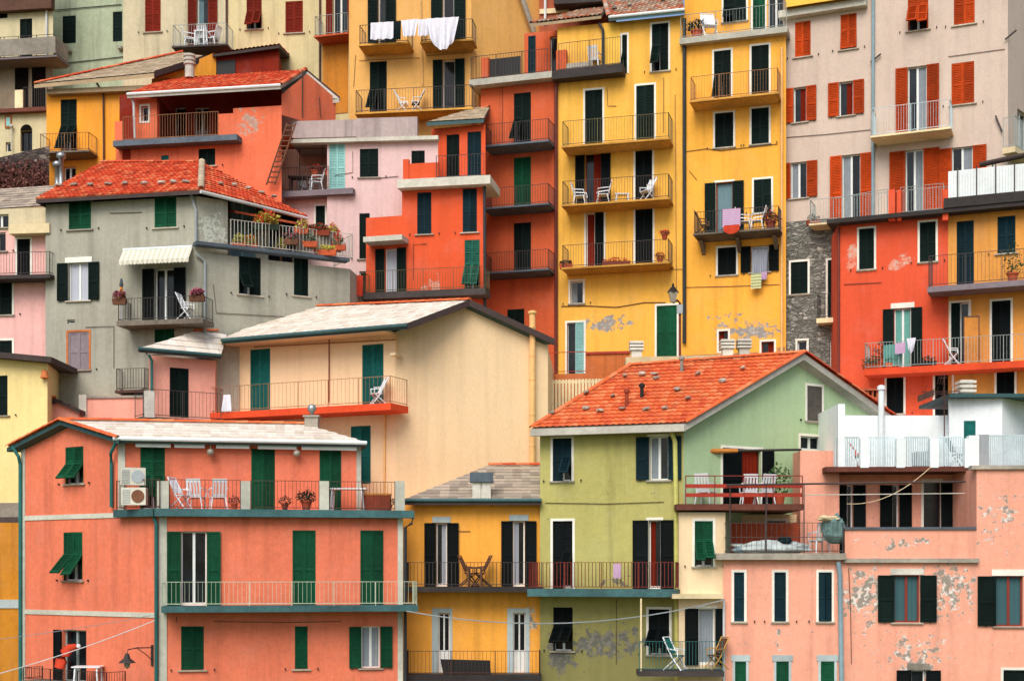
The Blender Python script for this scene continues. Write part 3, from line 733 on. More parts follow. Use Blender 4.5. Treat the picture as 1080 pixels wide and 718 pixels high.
mb = MB(); mb.box(B3, -.38, .38, -.33, .33, .48, .78); mb.obj('chimney_cap', M['slab_slate'], r_)
h.finish(5, capz=zE-.1)
mb = MB(); pts = [f.at(561, 553, .05), f.at(575, 553, .1)]; amber = dict(f=f, zb=zb, zb3=zb3)

# ============================================================ olive and pale green house with the orange tiled roof
PO = plaster('plaster_olive', '#b3ad68', [(G(640, 45.9, 11.7), 3.4, 1.0, .33), (G(592, 46.2, 11.3), .8, 1.1, .5), (G(650, 45.7, 13.6), 1.4, .5, .24), (G(690, 45.2, 17.8), .7, .3, .3)], .09, .28, peelcol='#5f5f58', peel2='#77746a', chips=.05, ps=3.6, damp=(11.5, 14.2, .75, '#68653f'))
PG = plaster('plaster_pale_green', '#adc69a', [], .05, .10)
h = House('house', 'olive and pale green house under a stone weighted orange tile roof', 'house', G(720, 45, Z0))
Ao, Bo, Co = (569.5, 46.5), (721, 45.0), (975, 51.0)
zw = 14+(600-452)/F*45
f = h.fac(Ao, Bo, Z0, zw, PO)
ez = 14+(600-449)/F*45
g = Fac(Bo, Co, Z0, 20, PG); u, z = g.uz(848, 379); g.prof = [(0, ez-.1), (u, z), (g.L, ez-.1)]; h.facs.append(g)
o, zb, _, _ = balcony(h, f, 556, 714, 621, 629, 1.0, 592.5, None, 'slab_teal', 'rail_red', (1, 1), .115, .016, taper=False)
win(h, f, 583, 462, 603, 507, 'tr', 'green_blue', trim='trim_white', tilt=40)
win(h, f, 685, 460, 705, 506, 'o', 'green_blue', lw=.42, trim='trim_white', curtain=('cloth_curtain', 'l'))
win(h, f, 583, 549, 604, 621, 'tr', 'green_black', door=True, zb=zb, trim='trim_white')
win(h, f, 684, 548, 697, 621, 'o', 'green_black', door=True, zb=zb, lw=.5, trim='trim_white', curtain=('curtain_red', 'l'), muntin=False)
win(h, f, 583.5, 640, 604, 686, 't', 'green_black', trim=None, tilt=50); win(h, f, 684, 642, 706, 690, 't', 'green_black', trim='trim_white', tilt=50)
win(h, g, 851, 407, 867, 444, 'c', 'fascia', trim='trim_white', solid=True); win(h, g, 844, 460, 868, 474, 'n', trim='trim_white', sill=False)
win(h, g, 762, 473, 803, 533, 'or', 'green_black', door=True, zb=15.98, frame='frame_brown', lw=.5, curtain=('curtain_red', 'r'), trim='trim_white')
fpipe(h, f, [(707, 452), (712, 466), (713, 530), (714, 760)], .075, 'pipe_yellow', .12)
eB = f.at(722.5, 447, .45); eA = f.at(560, 451, .45); eA.z = eB.z = ez+.02
gP = g.at(848, 376.5, .35); gP = V((gP.x, gP.y, g.prof[1][1]+.14))
pl = tri_plane(eA, eB, gP); rL = onplane(664, 386, pl)
gR = g.at(960, 460, .35); gR = g.pt(g.L+.4, .35, ez-.25)
r_ = roof(h, [[eA, eB, gP, rL]], TILE_ORANGE, .15, 'fascia_pale', 'marseille', [(rL, gP), (eA, rL), (eB, gP)], [[gR, rL+(gR-gP), rL, gP]], rmat=TILE_ORANGE)
v = MB()
for a, b in ((eB, gP), (gP, gR)):
    dd = b-a; v.box(lambda s_, t_, z_: a+dd*s_+g.n*t_+V((0,0,z_)), -.005, 1.005, -.2, .0, -.22, -.02)
dd = eB-eA; v.box(lambda s_, t_, z_: eA+dd*s_+f.n*t_+V((0,0,z_)), 0, 1, -.1, .1, -.24, -.02)
v.obj('verge_board', M['fascia_pale'], r_)
vr = MB(); ridge_tiles(vr, gP+V((0,0,.05)), gR+V((0,0,.05)), .11); vr.obj('verge_tiles', TILE_RED, r_)
def vent(x, y, hh, mat, rr=.06):
    c = onplane(x, y, pl); mb = MB(); mb.lathe(c, [(rr, -.1), (rr, hh), (rr*1.7, hh+.02), (rr*1.7, hh+.1), (rr*.5, hh+.16)], 10); mb.obj('vent_pipe', M[mat], r_, smooth=False)
vent(661, 429, .45, 'terracotta_dark'); vent(677, 420, .35, 'black'); vent(719, 393, .42, 'concrete')
wb = h.body([g.B, g.B+V((-2.2, 5.5, 0)), f.A+V((.8, 6.5, 0)), f.A], Z0, zw, PG)
h.finish(); olive = dict(f=f, g=g, zb=zb, pl=pl)
rocks = [(582, 439), (618, 434), (633, 437), (656, 434.5), (681, 435), (701, 434), (618, 417), (646, 421), (659, 399.5), (677, 398), (690, 397.5), (692, 402), (714, 414), (725.5, 423.5), (736, 397.5), (762, 405), (783, 391.5)]
def rock(loc, s, rz, label, grp):
    bm = bmesh.new(); bmesh.ops.create_icosphere(bm, subdivisions=2, radius=1)
    k = V((random.uniform(.8, 1.1), random.uniform(.6, .8), random.uniform(.35, .5)))
    for v in bm.verts:
        q = 1+random.uniform(-.1, .1); v.co = V((max(-.85, min(.85, v.co.x)), max(-.8, min(.8, v.co.y)), max(-.7, min(.7, v.co.z))))*q
        v.co = V((v.co.x*k.x, v.co.y*k.y, v.co.z*k.z))*s
    me = bpy.data.meshes.new('stone'); bm.to_mesh(me); bm.free(); me.materials.append(M['rock'])
    o = bpy.data.objects.new('stone', me); COL.objects.link(o); o.location = loc; o.rotation_euler = (R(random.uniform(-8, 8))-.3, R(random.uniform(-8, 8)), rz); tag(o, label, 'stone', grp)
rl = ['pale stone at the lower left corner of the orange roof', 'stone on the orange roof edge right of the corner stone', 'small stone near the eave left of the terracotta vent',
 'stone near the eave directly below the terracotta vent pipe', 'stone on the eave row right of the terracotta vent pipe', 'stone on the eave row nearest the yellow drainpipe',
 'stone up the left slope of the orange roof above the eave row', 'stone level with and left of the two roof vent pipes', 'tilted grey stone high on the left of the orange roof', 'whitish flat stone near the roof ridge, left of its twin', 'whitish flat stone near the roof ridge, right of its twin',
 'grey stone just below the two whitish roof stones', 'lone stone in the middle of the orange roof', 'stone on the orange roof close to the sloping verge, low down', 'stone beside the tall concrete vent near the ridge', 'stone near the verge halfway up the orange roof', 'stone highest up the orange roof by the verge']
for (x, y), lb in zip(rocks, rl): rock(onplane(x, y, pl)+V((0,0,.13)), random.uniform(.13, .17), random.uniform(0, 3), lb, 'stones weighing down the orange tile roof')

# ============================================================ cream house part with slatted balcony, salmon house
PCR = plaster('plaster_cream', '#ecd2aa', [], .06, .18)
h = House('house', 'narrow cream house wedged between the olive house and the salmon house', 'house', G(722, 44.4, Z0))
f = h.fac((716, 44.5), (765, 44.5), Z0, (740, 540), PCR); fx = h.fac((765, 44.5), (765.5, 46.3), Z0, f.prof[0][1], PCR); fz = h.fac((765.5, 46.3), (850, 46.4), Z0, f.prof[0][1], PCR)
win(h, f, 732.5, 549, 752, 597, 't', 'green', trim='trim_white', tilt=42); win(h, fz, 809, 549, 829, 572, 'c', 'green_dark', trim='trim_white')
wallbox(h, f, 709, 626, 763, 631, .5, 'slab_cream', 'ledge')
win(h, f, 736.5, 641, 754, 760, 'o', 'green_black', door=True, zb=11.0, lw=.42, trim='trim_white', curtain=('cloth_curtain', 'b'))
mb = MB(); zt_ = f.prof[0][1]
mb.box(lambda a, b, c: f.pt(a, b, c), -.1, f.uz(846, 540)[0], -3.2, .25, zt_+.06, zt_+.25); mb.obj('terrace_slab', M['slab_brown'], h.root)
zs = zt_+.25; rm = MB()
ra = f.at(723, 535, .18); rb = f.at(846, 535, .18); ra.z = rb.z = zs
D = (rb-ra)
L_ = D.length; mp = lambda s_, t_, z_: ra+D.normalized()*s_+V((0, t_, z_))
rm.box(mp, 0, L_, -.03, .03, .0+.22, .34); rm.box(mp, 0, L_, -.03, .03, .5, .62); rm.obj('balustrade_board', M['wood_red'], h.root)
rm = MB(); rm.box(mp, 0, L_, -.02, .02, .86, .89)
for i in range(5): rm.box(mp, L_*i/4-.015, L_*i/4+.015, -.05, -.03, 0, .88)
rm.obj('railing', M['rail_red'], h.root)
h.finish(1.2); cream = dict(f=f, zs=zs)
# wooden curtain pole above that balcony, door of the green wall
gg = olive['g']
# ============================================================ salmon house, lower right
c1, c2, c3 = G(955, 44, 12.6), G(915, 44, 13.2), G(1000, 44, 13.4)
PS = plaster('plaster_salmon', '#eca68c', [(c2, 1.6, 1.8, .33), (c3, 1.6, 1.8, .33), (G(960, 44, 11.5), 2.6, 1.0, .29), (G(1055, 44, 15.6), 1.9, 1.7, .24), (G(950, 44, 14.8), 2.4, .5, .26), (G(825, 44, 12), .6, 1.4, .26), (G(970, 44, 10.9), .9, .6, .45)], .08, .2, peelcol='#8f877c', peel2='#ddd2c8', chips=.06, ps=4.2)
h = House('house', 'salmon house with peeling plaster in the lower right corner', 'house', G(890, 44.2, Z0))
f1 = h.fac((763, 44.4), (891, 44.2), Z0, (800, 590), PS)
f2 = h.fac((891, 44.2), (1030, 44.0), Z0, (950, 558), PS)
f3 = h.fac((1030, 44.0), (1092, 43.9), Z0, (1050, 494), PS)
for a, b in ((774, 785), (816.5, 829), (863.5, 877)): win(h, f1, a, 603, b, 655, 'c1' if a < 860 else 'a', 'green_blue', trim='trim_white')
for a, b in ((775, 787), (818.5, 832), (865.5, 880)): win(h, f1, a, 697, b, 760, 'c1', 'green', trim='trim_pale', lintel='trim_pale')
win(h, f2, 943, 606, 970, 656, 'o', 'green_dark', frame='frame_red', lw=.5, curtain=('curtain_teal', 'b'), lintel='concrete_pale')
win(h, f3, 1050, 607, 1079, 660, 'l', 'green_dark', frame='frame_red', lw=.55, curtain=('curtain_teal', 'b'), lintel='trim_white')
win(h, f2, 961, 706, 976, 760, 'o', 'green_black', lintel='concrete', lw=.45); win(h, f3, 1058, 706, 1083, 760, 'c', 'green_dark', trim='trim_white')
wallbox(h, f2, 890, 588.5, 1033, 593, .14, 'concrete', 'ledge'); wallbox(h, f2, 889.5, 555.5, 1030, 558.2, .06, 'slab_slate', 'coping', -.25)
wallbox(h, f3, 1025, 490.5, 1092, 494.5, .1, 'concrete', 'coping', -.3)
mb = MB(); mp = lambda a, b, c: f1.pt(a, b, c); zt1 = f1.prof[0][1]
mb.box(mp, -.25, f1.L, -2.6, .25, zt1, zt1+.2); mb.obj('terrace_slab', M['concrete'], h.root)
zS = zt1+.2
rm = MB(); a, b = f1.at(766, 580, .18), f1.at(889, 580, .18); a.z = b.z = zS; railing(rm, [a+V((0,2.2,0)), a, b], .95, .15, .008, mid=.5); 
for x in (770, 808, 848): p = f1.at(x, 580, .18); rm.tube([(p.x,p.y,zS), (p.x,p.y,zS+2.15)], .02, 6)
p = f1.at(766, 580, .18); q = f1.at(1015, 580, .18); rm.tube([(p.x,p.y,zS+2.12), (q.x+.1,q.y,zS+2.2)], .03, 6); rm.obj('pergola_railing', M['rail_dark'], h.root)
fpipe(h, f1, [(884, 592), (886, 606), (888.3, 760)], .075, 'pipe_blue', .12)
fpipe(h, f1, [(763.5, 632), (763.5, 760)], .04, 'pipe_white', .06)
# recessed storey and the block beside it
fk = Fac((844, 45.8), (882, 45.9), zS, 14+(600-475)/F*45.8, PS); h.facs.append(fk)
fr = Fac((880, 46.6), (1035, 46.4), zS-1, 14+(600-497)/F*46.5, PS); h.facs.append(fr)
zr = f2.uz(950, 585)[1]
win(h, fr, 893, 511, 899.5, 560, 'o', 'green_black', door=True, zb=zr, lw=.4, muntin=False); win(h, fr, 941, 511, 948, 560, 'o', 'green_black', door=True, zb=zr, lw=.4, muntin=False)
win(h, fr, 974, 507, 992, 560, 'r', 'green_black', door=True, zb=zr, lw=.55, trim='trim_white', frame='black', muntin=False)
ks = MB(); ks.box(IDM, fk.B.x-.02, fk.B.x+.1, 45.9, 46.6, zS, fk.prof[0][1]); ks.quad([(fk.A.x,fk.A.y,fk.prof[0][1]), (fk.B.x,fk.B.y,fk.prof[0][1]), (fk.B.x,fk.B.y+1.2,fk.prof[0][1]), (fk.A.x,fk.A.y+1.2,fk.prof[0][1])]); ks.quad([(fk.A.x,fk.A.y,zS),(fk.A.x,fk.A.y,fk.prof[0][1]),(fk.A.x,fk.A.y+1.2,fk.prof[0][1]),(fk.A.x,fk.A.y+1.2,zS)]); ks.obj('side_wall', PS, h.root)
h.body([f3.B, f3.B+V((.5, 7, 0)), f1.A+V((.6, 3.5, 0)), f1.A], Z0, zt1, PS, cap=False)
mb = MB(); z3 = f3.prof[0][1]; mb.quad([(f3.A.x,f3.A.y,z3-.05),(f3.B.x,f3.B.y,z3-.05),(f3.B.x,f3.B.y+2.4,z3-.05),(f3.A.x,f3.A.y+2.4,z3-.05)]); mb.quad([(f3.A.x,f3.A.y,zt1),(f3.A.x,f3.A.y+2.4,zt1),(f3.A.x,f3.A.y+2.4,z3),(f3.A.x,f3.A.y,z3)]); mb.obj('side_wall', PS, h.root)
h.finish(); salmon = dict(f1=f1, f2=f2, fr=fr, zS=zS, zr=zr)
# reed screen at the back of the terrace
mb = MB(); fq = Fac((771, 46.0), (846, 46.0), zS, zS+1.05, PS)
n = 90
for i in range(n): u = fq.L*i/n; mb.tube([fq.pt(u, 0, zS), fq.pt(u, .01*random.random(), zS+1.0+random.uniform(-.03, .03))], .024, 4)
tag(mb.obj('reed_screen', M['terracotta']), 'reddish brown reed screen at the back of the cluttered salmon terrace', 'screen')

# ============================================================ white house with the white terrace
PW = plaster('plaster_white', '#f0f7f7', [], .05, .12)
zw0 = 14+(600-496)/F*45.2
h = House('house', 'white house with a white pillared terrace above the salmon house', 'house', G(880, 46.5, zw0-.3))
a_ = MB(); sl = Fac((871, 45.2), (1026, 45.0), zw0, zw0+.2, PW)
a_.box(lambda a, b, c: sl.pt(a, b, c), 0, sl.L+2.2, -4.5, 0, zw0-.04, zw0+.12); a_.obj('terrace_slab', M['slab_brown'], h.root)
zw = zw0+.12
f = h.fac((879, 48.6), (1000, 48.6), zw, (940, 438), PW)
f4 = h.fac((1000, 48.6), (1001, 47.4), zw, (1000, 420), PW)
f5 = h.fac((1001, 47.4), (1057, 47.2), zw, (1030, 420), PW)
f6 = h.fac((1057, 47.2), (1095, 49.0), zw, (1057, 419.5), PW)
win(h, f5, 1016.5, 443.5, 1029, 487, 'c1', 'green_teal', door=True, zb=zw, solid=True)
wl = MB(); wl.box(IDM, (879-540)/F*46.3-.1, (879-540)/F*46.3+.12, 45.2, 48.6, zw, f.prof[0][1]); wl.obj('side_wall', PW, h.root)
ro = MB(); p = [f5.at(998, 420, .35), f5.at(1053, 417.5, .35), f6.at(1095, 419, .35)]
zz = f5.prof[0][1]
ro.box(IDM, f5.A.x-.12, p[2].x+.2, 46.95, 50.5, zz, zz+.12); ro.obj('roof', M['fascia_teal'], h.root)
for x in (912, 950, 985.5, 1022): wallbox(h, sl, x-4.5, 462, x+4.5, 493, .02, 'post_white', 'terrace_pillar', -.28)
wallbox(h, sl, 1022, 459, 1033, 493, .04, 'post_white', 'terrace_pillar', -.28)
rm = MB()
for a, b in ((882, 907), (917, 945), (955, 981), (990.5, 1017)):
    ua, ub = sl.uz(a, 480)[0], sl.uz(b, 480)[0]; rm.box(lambda s_, t_, z_: sl.pt(s_, t_, z_), ua, ub, -.16, -.13, zw+.92, zw+.96)
    n = int((ub-ua)/.07)
    for i in range(n+1): u = ua+(ub-ua)*i/n; rm.box(lambda s_, t_, z_: sl.pt(s_, t_, z_), u-.02, u+.02, -.155, -.135, zw+.03, zw+.92)
    rm.obj('railing', M['rail_blue'], h.root); rm = MB()
ua, ub = sl.uz(1044, 480)[0], sl.uz(1095, 480)[0]
rm.box(lambda s_, t_, z_: sl.pt(s_, t_, z_), ua, ub, -.16, -.13, zw+.96, zw+1.0)
for i in range(26): u = ua+(ub-ua)*i/25; rm.box(lambda s_, t_, z_: sl.pt(s_, t_, z_), u-.02, u+.02, -.155, -.135, zw+.03, zw+.96)
rm.obj('railing', M['rail_blue'], h.root)
wallbox(h, sl, 1033.5, 458, 1043, 493, .0, 'plastic_grey', 'roller_box', -.3)
mb = MB(); c = f.at(929.5, 438, .2); mb.tube([(c.x, c.y, zw), (c.x, c.y, f.prof[0][1]+.85)], .1, 10); mb.lathe((c.x, c.y, f.prof[0][1]+.85), [(.14, 0), (.14, .12), (.05, .16)], 10); mb.obj('chimney_pipe', M['post_white'], h.root)
h.finish(5); white = dict(sl=sl, f=f, zw=zw, f5=f5)
# aerial on the white house
mb = MB(); p = f5.at(995, 480, .5); X0, Y0_ = p.x, p.y-.1; z1 = 14+(600-396)/F*47
mb.tube([(X0, Y0_, zw), (X0, Y0_, z1)], .022, 6)
for zz_, L_, yy in ((z1-.1, .35, 0), (z1-.55, 1.2, 0), (z1-.62, .9, .0)):
    mb.tube([(X0-L_*.7, Y0_-.3, zz_-.05), (X0+L_*.5, Y0_+.3, zz_+.05)], .014, 5)
    for k in range(5 if L_ > 1 else 3): t = -L_*.6+L_*1.1*k/4; mb.tube([(X0+t-.05, Y0_+t*.5, zz_-.22), (X0+t+.05, Y0_+t*.5, zz_+.22)], .008, 4)
mb.box(lambda x, y, z: V((X0-.7+x, Y0_-.3+y, z1-.78+z+x*.4)), -.25, .25, -.05, .05, -.05, .16)
tag(mb.obj('aerial', M['iron_brown']), 'rusty television aerial mast standing on the white terrace', 'aerial')

# ============================================================ scarlet and ochre house on the right
PSC = plaster('plaster_scarlet', '#dc5736', [(G(903, 54, 25.9), .6, 1.3, .30), (G(955, 53, 25.6), 1.2, .6, .3)], .06, .18, peelcol='#d98a70', peel2='#c9a99a')
POC = plaster('plaster_ochre', '#e09a48', [], .07, .2)
h = House('house', 'scarlet house with an ochre right half and two long balconies, at the right edge', 'house', G(883, 54.5, 15))
Ar, Mr, Br = (883, 54.5), (1000, 52.95), (1100, 51.65)
f = h.fac(Ar, Mr, 15, (883, 238), PSC); g = h.fac(Mr, Br, 15, f.prof[0][1], POC)
whole = Fac(Ar, Br, 15, f.prof[0][1], PSC)
zt = f.prof[0][1]
win(h, f, 906, 241, 922, 284, 'c', 'green_dark', trim='trim_white'); win(h, f, 970, 234, 987, 276, 'c', 'green_dark', trim='trim_white')
o, zb, _, _ = balcony(h, whole, 978, 1098, 298, 304, 1.1, 265, None, 'slab_mauve', 'rail_dark', (1, 1), .13, .008, taper=False)
win(h, g, 1009, 233, 1027, 292, 'c', 'green_blue', door=True, zb=zb); win(h, g, 1052, 228, 1071, 267, 'c', 'green_blue')
o, zb2, _, _ = balcony(h, whole, 911, 1098, 384, 391, 1.1, 356, None, 'slab_red', 'rail_grey', (1, 1), .11, .008, taper=False)
win(h, f, 943, 325, 961, 383, 'o', 'green_dark', door=True, zb=zb2, lw=.4, curtain=('cloth_teal', 'b'), lintel='trim_white')
win(h, g, 1003, 319, 1022, 383, 'l' if 0 else 'hl', 'green_dark', door=True, zb=zb2, trim='trim_white'); win(h, g, 1046, 317, 1066, 381, 'c', 'green_black', door=True, zb=zb2, trim='trim_white')
win(h, f, 935, 397, 953, 436, 'c', 'green_black', trim='trim_white'); win(h, f, 986, 394, 1004, 438, 'c', 'green_black', trim='trim_white'); win(h, g, 1051, 390, 1070, 420, 'c', 'green_black', trim='trim_white')
fpipe(h, f, [(884.5, 240), (884.5, 400)], .05, 'pipe_redbrown', .06)
mb = MB(); mb.box(lambda a, b, c: whole.pt(a, b, c), -.3, whole.L, -2.5, .55, zt-.02, zt+.14); mb.obj('eaves_slab', M['slab_dark'], h.root)
mb = MB(); mb.box(lambda a, b, c: whole.pt(a, b, c), f.L-.1, whole.L, -2.5, .6, zt+.14, zt+.5); mb.obj('terrace_slab', M['slab_dark'], h.root)
rm = MB(); top = zt+.14
railing(rm, [whole.pt(-.2, -.3, top), whole.pt(whole.uz(937, 220)[0], .3, top)], 1.0, .12, .01); rm.obj('railing', M['rail_grey'], h.root); rm = MB(); railing(rm, [whole.pt(whole.uz(951, 220)[0], .3, top), whole.pt(whole.uz(996, 220)[0], .3, top)], 1.0, .12, .01); rm.obj('railing', M['rail_grey'], h.root)
for a, b in ((937, 944), (946, 950.5), (994, 1000)): wallbox(h, whole, a, 200, b, 232, .45, PSC, 'terrace_pillar', .2)
mb = MB(); ua = whole.uz(1000, 210, .5)[0]
n = int((whole.L-ua)/.1)
for i in range(n+1): u = ua+.1*i; mb.box(lambda a, b, c: whole.pt(a, b, c), u, u+.085, .42, .45, zt+.5, zt+1.5)
mb.box(lambda a, b, c: whole.pt(a, b, c), ua, whole.L, .40, .417, zt+.5, zt+1.52); mb.obj('parapet_panel', M['post_white'], h.root)
mb = MB()
for x in (1010, 1030, 1050, 1070): u = whole.uz(x, 200, .5)[0]; mb.box(lambda a, b, c: whole.pt(a, b, c), u-.02, u+.02, .455, .49, zt+.5, zt+1.6)
mb.obj('parapet_post', M['rail_dark'], h.root)
h.finish(5, capz=zt); scarlet = dict(f=f, g=g, whole=whole, zb=zb, zb2=zb2, zt=zt)
# ochre folding screen on its lower balcony, awning frame on the roof terrace
a = whole.at(1016, 380, .75); b = whole.at(1033, 380, .6); a.z = b.z = zb2
mb = MB(); D = (b-a).normalized(); N = V((D.y, -D.x, 0)); L_ = (b-a).length; mp = lambda s_, t_, z_: a+D*s_+N*t_+V((0,0,z_))
mb.box(mp, .03, L_-.03, -.01, .01, .03, 1.75); s_o = mb.obj('door_panel', M['wood_orange']); tag(s_o, 'bright ochre wooden door standing open on the scarlet house balcony', 'door')
fr_ = MB(); fr_.box(mp, 0, .035, -.02, .02, 0, 1.78); fr_.box(mp, L_-.035, L_, -.02, .02, 0, 1.78); fr_.box(mp, .035, L_-.035, -.02, .02, 1.74, 1.78); fr_.obj('frame', M['iron_brown'], s_o)
mb = MB(); a = whole.at(1033, 174, -.5); b = whole.at(1098, 160, -.5); mb.tube([a, b], .1, 8)
aw = mb.obj('awning_roll', M['fascia_dark']); tag(aw, 'rolled dark awning on posts above the white panel terrace', 'awning')
pp = MB()
for q in (whole.at(1047, 172, -.5), whole.at(1090, 163, -.5)): pp.tube([(q.x, q.y, zt+.5), (q.x, q.y, q.z-.05)], .03, 6)
pp.obj('post', M['pipe_teal'], aw)

# ============================================================ lilac beige tall house, top right, stone base
PL = plaster('plaster_mauve', '#cfbbab', [], .06, .12)
ztop = 14+(600+60)/F*56
h = House('apartment_building', 'tall mauve beige apartment house with orange red shutters, top right', 'apartment building', G(828, 57.5, 20))
Al, Bl = (828, 57.5), (1063, 54.2)
f = h.fac(Al, Bl, 14+(600-330)/F*57.5, 14+(600+70)/F*57.5, PL)
side = h.fac(Bl, (1092, 56.5), 20, f.prof[0][1], PL)
RS = 'red_shutter'
win(h, f, 838.5, 23, 855, 60, 'c', RS); win(h, f, 886.5, 15, 903.5, 52, 't', RS, tilt=12)
win(h, f, 837, 92, 850.5, 129, 'o', RS, lw=.4, curtain=('curtain_red', 'r'), muntin=False); win(h, f, 885, 86, 900, 122, 'o', RS, lw=.42, curtain=('curtain_red', 'r'), muntin=False)
win(h, f, 957.5, -16, 979, 32, 't', RS, tilt=35); win(h, f, 1006, -20, 1028, 26, 'c', RS); win(h, f, 1003.5, 66, 1027.5, 110, 'c', RS)
win(h, f, 838.5, -62, 855, -25, 'c', RS); win(h, f, 886.5, -66, 903.5, -30, 'c', RS)
o, z1, _, _ = balcony(h, f, 918, 1003, 138.5, 145, 1.0, 109, None, 'slab_cream', 'rail_blue', (1, 1), .1, .007)
win(h, f, 957.5, 70, 977.5, 134, 'o', RS, door=True, zb=z1, lw=.46, curtain=('cloth_curtain', 'r'))
win(h, f, 834, 171, 851, 209, 'o', RS, lw=.42, curtain=('cloth_curtain', 'l'))
o, z2, _, _ = balcony(h, f, 853, 1003, 229, 235, 1.0, 203, None, 'slab_cream', 'rail_grey', (1, 1), .1, .007)
win(h, f, 888, 163, 907.5, 228, 'o', RS, door=True, zb=z2, lw=.46, curtain=('cloth_curtain', 'l')); win(h, f, 955, 158, 974, 222, 'o', RS, door=True, zb=z2, lw=.6, curtain=('cloth_curtain', 'r'))
win(h, f, 1004, 155, 1026, 212, 'o', RS, door=True, zb=z2, lw=.5, curtain=('cloth_curtain', 'r'))
win(h, side, 1073, 118, 1084, 164, 'n', door=True, zb=None)
balcony(h, side, 1071, 1090, 160, 166, .5, 128, None, 'slab_cream', 'rail_grey', (1, 1), .1, .01, taper=False)
fpipe(h, f, [(921, -10), (920.5, 235)], .065, 'pipe_blue', .1)
mb = MB(); zc = f.uz(870, 12)[1]; mb.box(lambda a, b, c: f.pt(a, b, c), -.2, f.uz(915, 5)[0], 0, .35, zc-.12, zc+.16); mb.obj('cornice', M['slab_pale'], h.root)
mb = MB()
for a, b in (((918, 66), (929, 57)), ((1060, 42), (1072, 32)), ((1050, 122), (1057, 139))): mb.tube([f.at(a[0], a[1], .1), f.at(b[0], b[1], .1)], .035, 5)
mb.obj('stove_pipe', M['rail_dark'], h.root)
h.finish(6); mauve = dict(f=f, z1=z1, z2=z2)
# yellow storey above the cornice belongs to a set back attic
PYA = plaster('plaster_yellow_attic', '#f8c450', [], .05, .1)
h = House('house', 'bright yellow attic storey behind the mauve cornice at the top edge', 'house', G(870, 56.2, 33))
fy = Fac((829, 56.9), (913, 55.7), f.uz(870, 12)[1]+.16, f.prof[0][1]+.4, PYA); h.facs.append(fy)
h.finish(.4)
h = House('house', 'old stone walled house squeezed between the yellow and scarlet houses', 'house', G(850, 57.3, 16))
fs_ = h.fac((828, 57.2), (886, 56.4), 16, (850, 232.5), STONE)
win(h, fs_, 834, 276, 852, 310, 'c', 'green_dark', trim='trim_white'); win(h, fs_, 873, 274, 884, 336, 'c1', 'green_dark', trim='trim_white', door=True)
win(h, fs_, 841, 359, 851, 380, 'n', trim='trim_white'); win(h, fs_, 875, 357, 884, 400, 'n', door=True)
balcony(h, fs_, 861, 884, 335, 340, .6, 309, None, 'slab_cream', 'rail_dark', (1, 1), .12, .008, taper=False)
h.finish(3)

# ============================================================ tall yellow house B
PY = plaster('plaster_yellow', '#f5b144', [(G(790, 57.5, 23.6), 3.0, .9, .33), (G(765, 57.8, 24.2), 1.5, .4, .25), (G(805, 57.5, 33.0), 1.0, .3, .24)], .07, .2, peelcol='#8f8a84', peel2='#a9a49c', ps=3.8, chips=-.01)
PYW = plaster('plaster_worn', '#b9855a', [(G(790, 57.5, 22.4), 5, .9, .28)], .14, .3)
h = House('apartment_building', 'tall deep yellow house with a dark downpipe and laundry on its middle balcony', 'apartment building', G(775, 57.5, 18))
Ay, By = (722, 58.2), (829, 56.95)
z_b = 14+(600-376)/F*57.6
f = h.fac(Ay, By, z_b-5, (722, 47), PY)
ztop = f.prof[0][1]
o, z1, _, _ = balcony(h, f, 727, 821, 101.5, 107, 1.0, 76, None, 'slab_yellow', 'rail_tan', (1, 1), .11, .008)
win(h, f, 753, 53.5, 771, 103, 'tl', 'green_dark', trim='trim_white', door=True, zb=z1, tilt=34); win(h, f, 792.5, 48, 811, 99, 'c', 'green_dark', trim='trim_white', door=True, zb=z1)
win(h, f, 754, 119, 773.5, 155.5, 'c', 'green_dark', trim='trim_white'); win(h, f, 792.5, 114, 811, 152, 'c', 'green_dark', trim='trim_white')
o, z2, _, _ = balcony(h, f, 731, 822, 243, 249, 1.05, 220, None, 'slab', 'rail_dark', (1, 1), .12, .01, corbels=3)
win(h, f, 755, 192, 773, 243, 'o', 'green_dark', door=True, zb=z2, lw=.44, trim='trim_white', frame='frame_red', curtain=('curtain_blue', 'b'), muntin=False)
win(h, f, 795, 189, 813.5, 224, 'tr', 'green_dark', trim='trim_white', tilt=16)
win(h, f, 757, 261, 776.5, 290, 'c', 'green_black', trim='trim_white'); win(h, f, 792, 259, 811, 287, 'o', 'green_black', lw=.4, curtain=('curtain_lace', 'b'), muntin=False)
fpipe(h, f, [(824.5, 50), (824.5, 372)], .05, 'pipe_tan', .06); fpipe(h, f, [(723, 303), (770, 302), (822, 300)], .012, 'rail_tan', .02, 'cable')
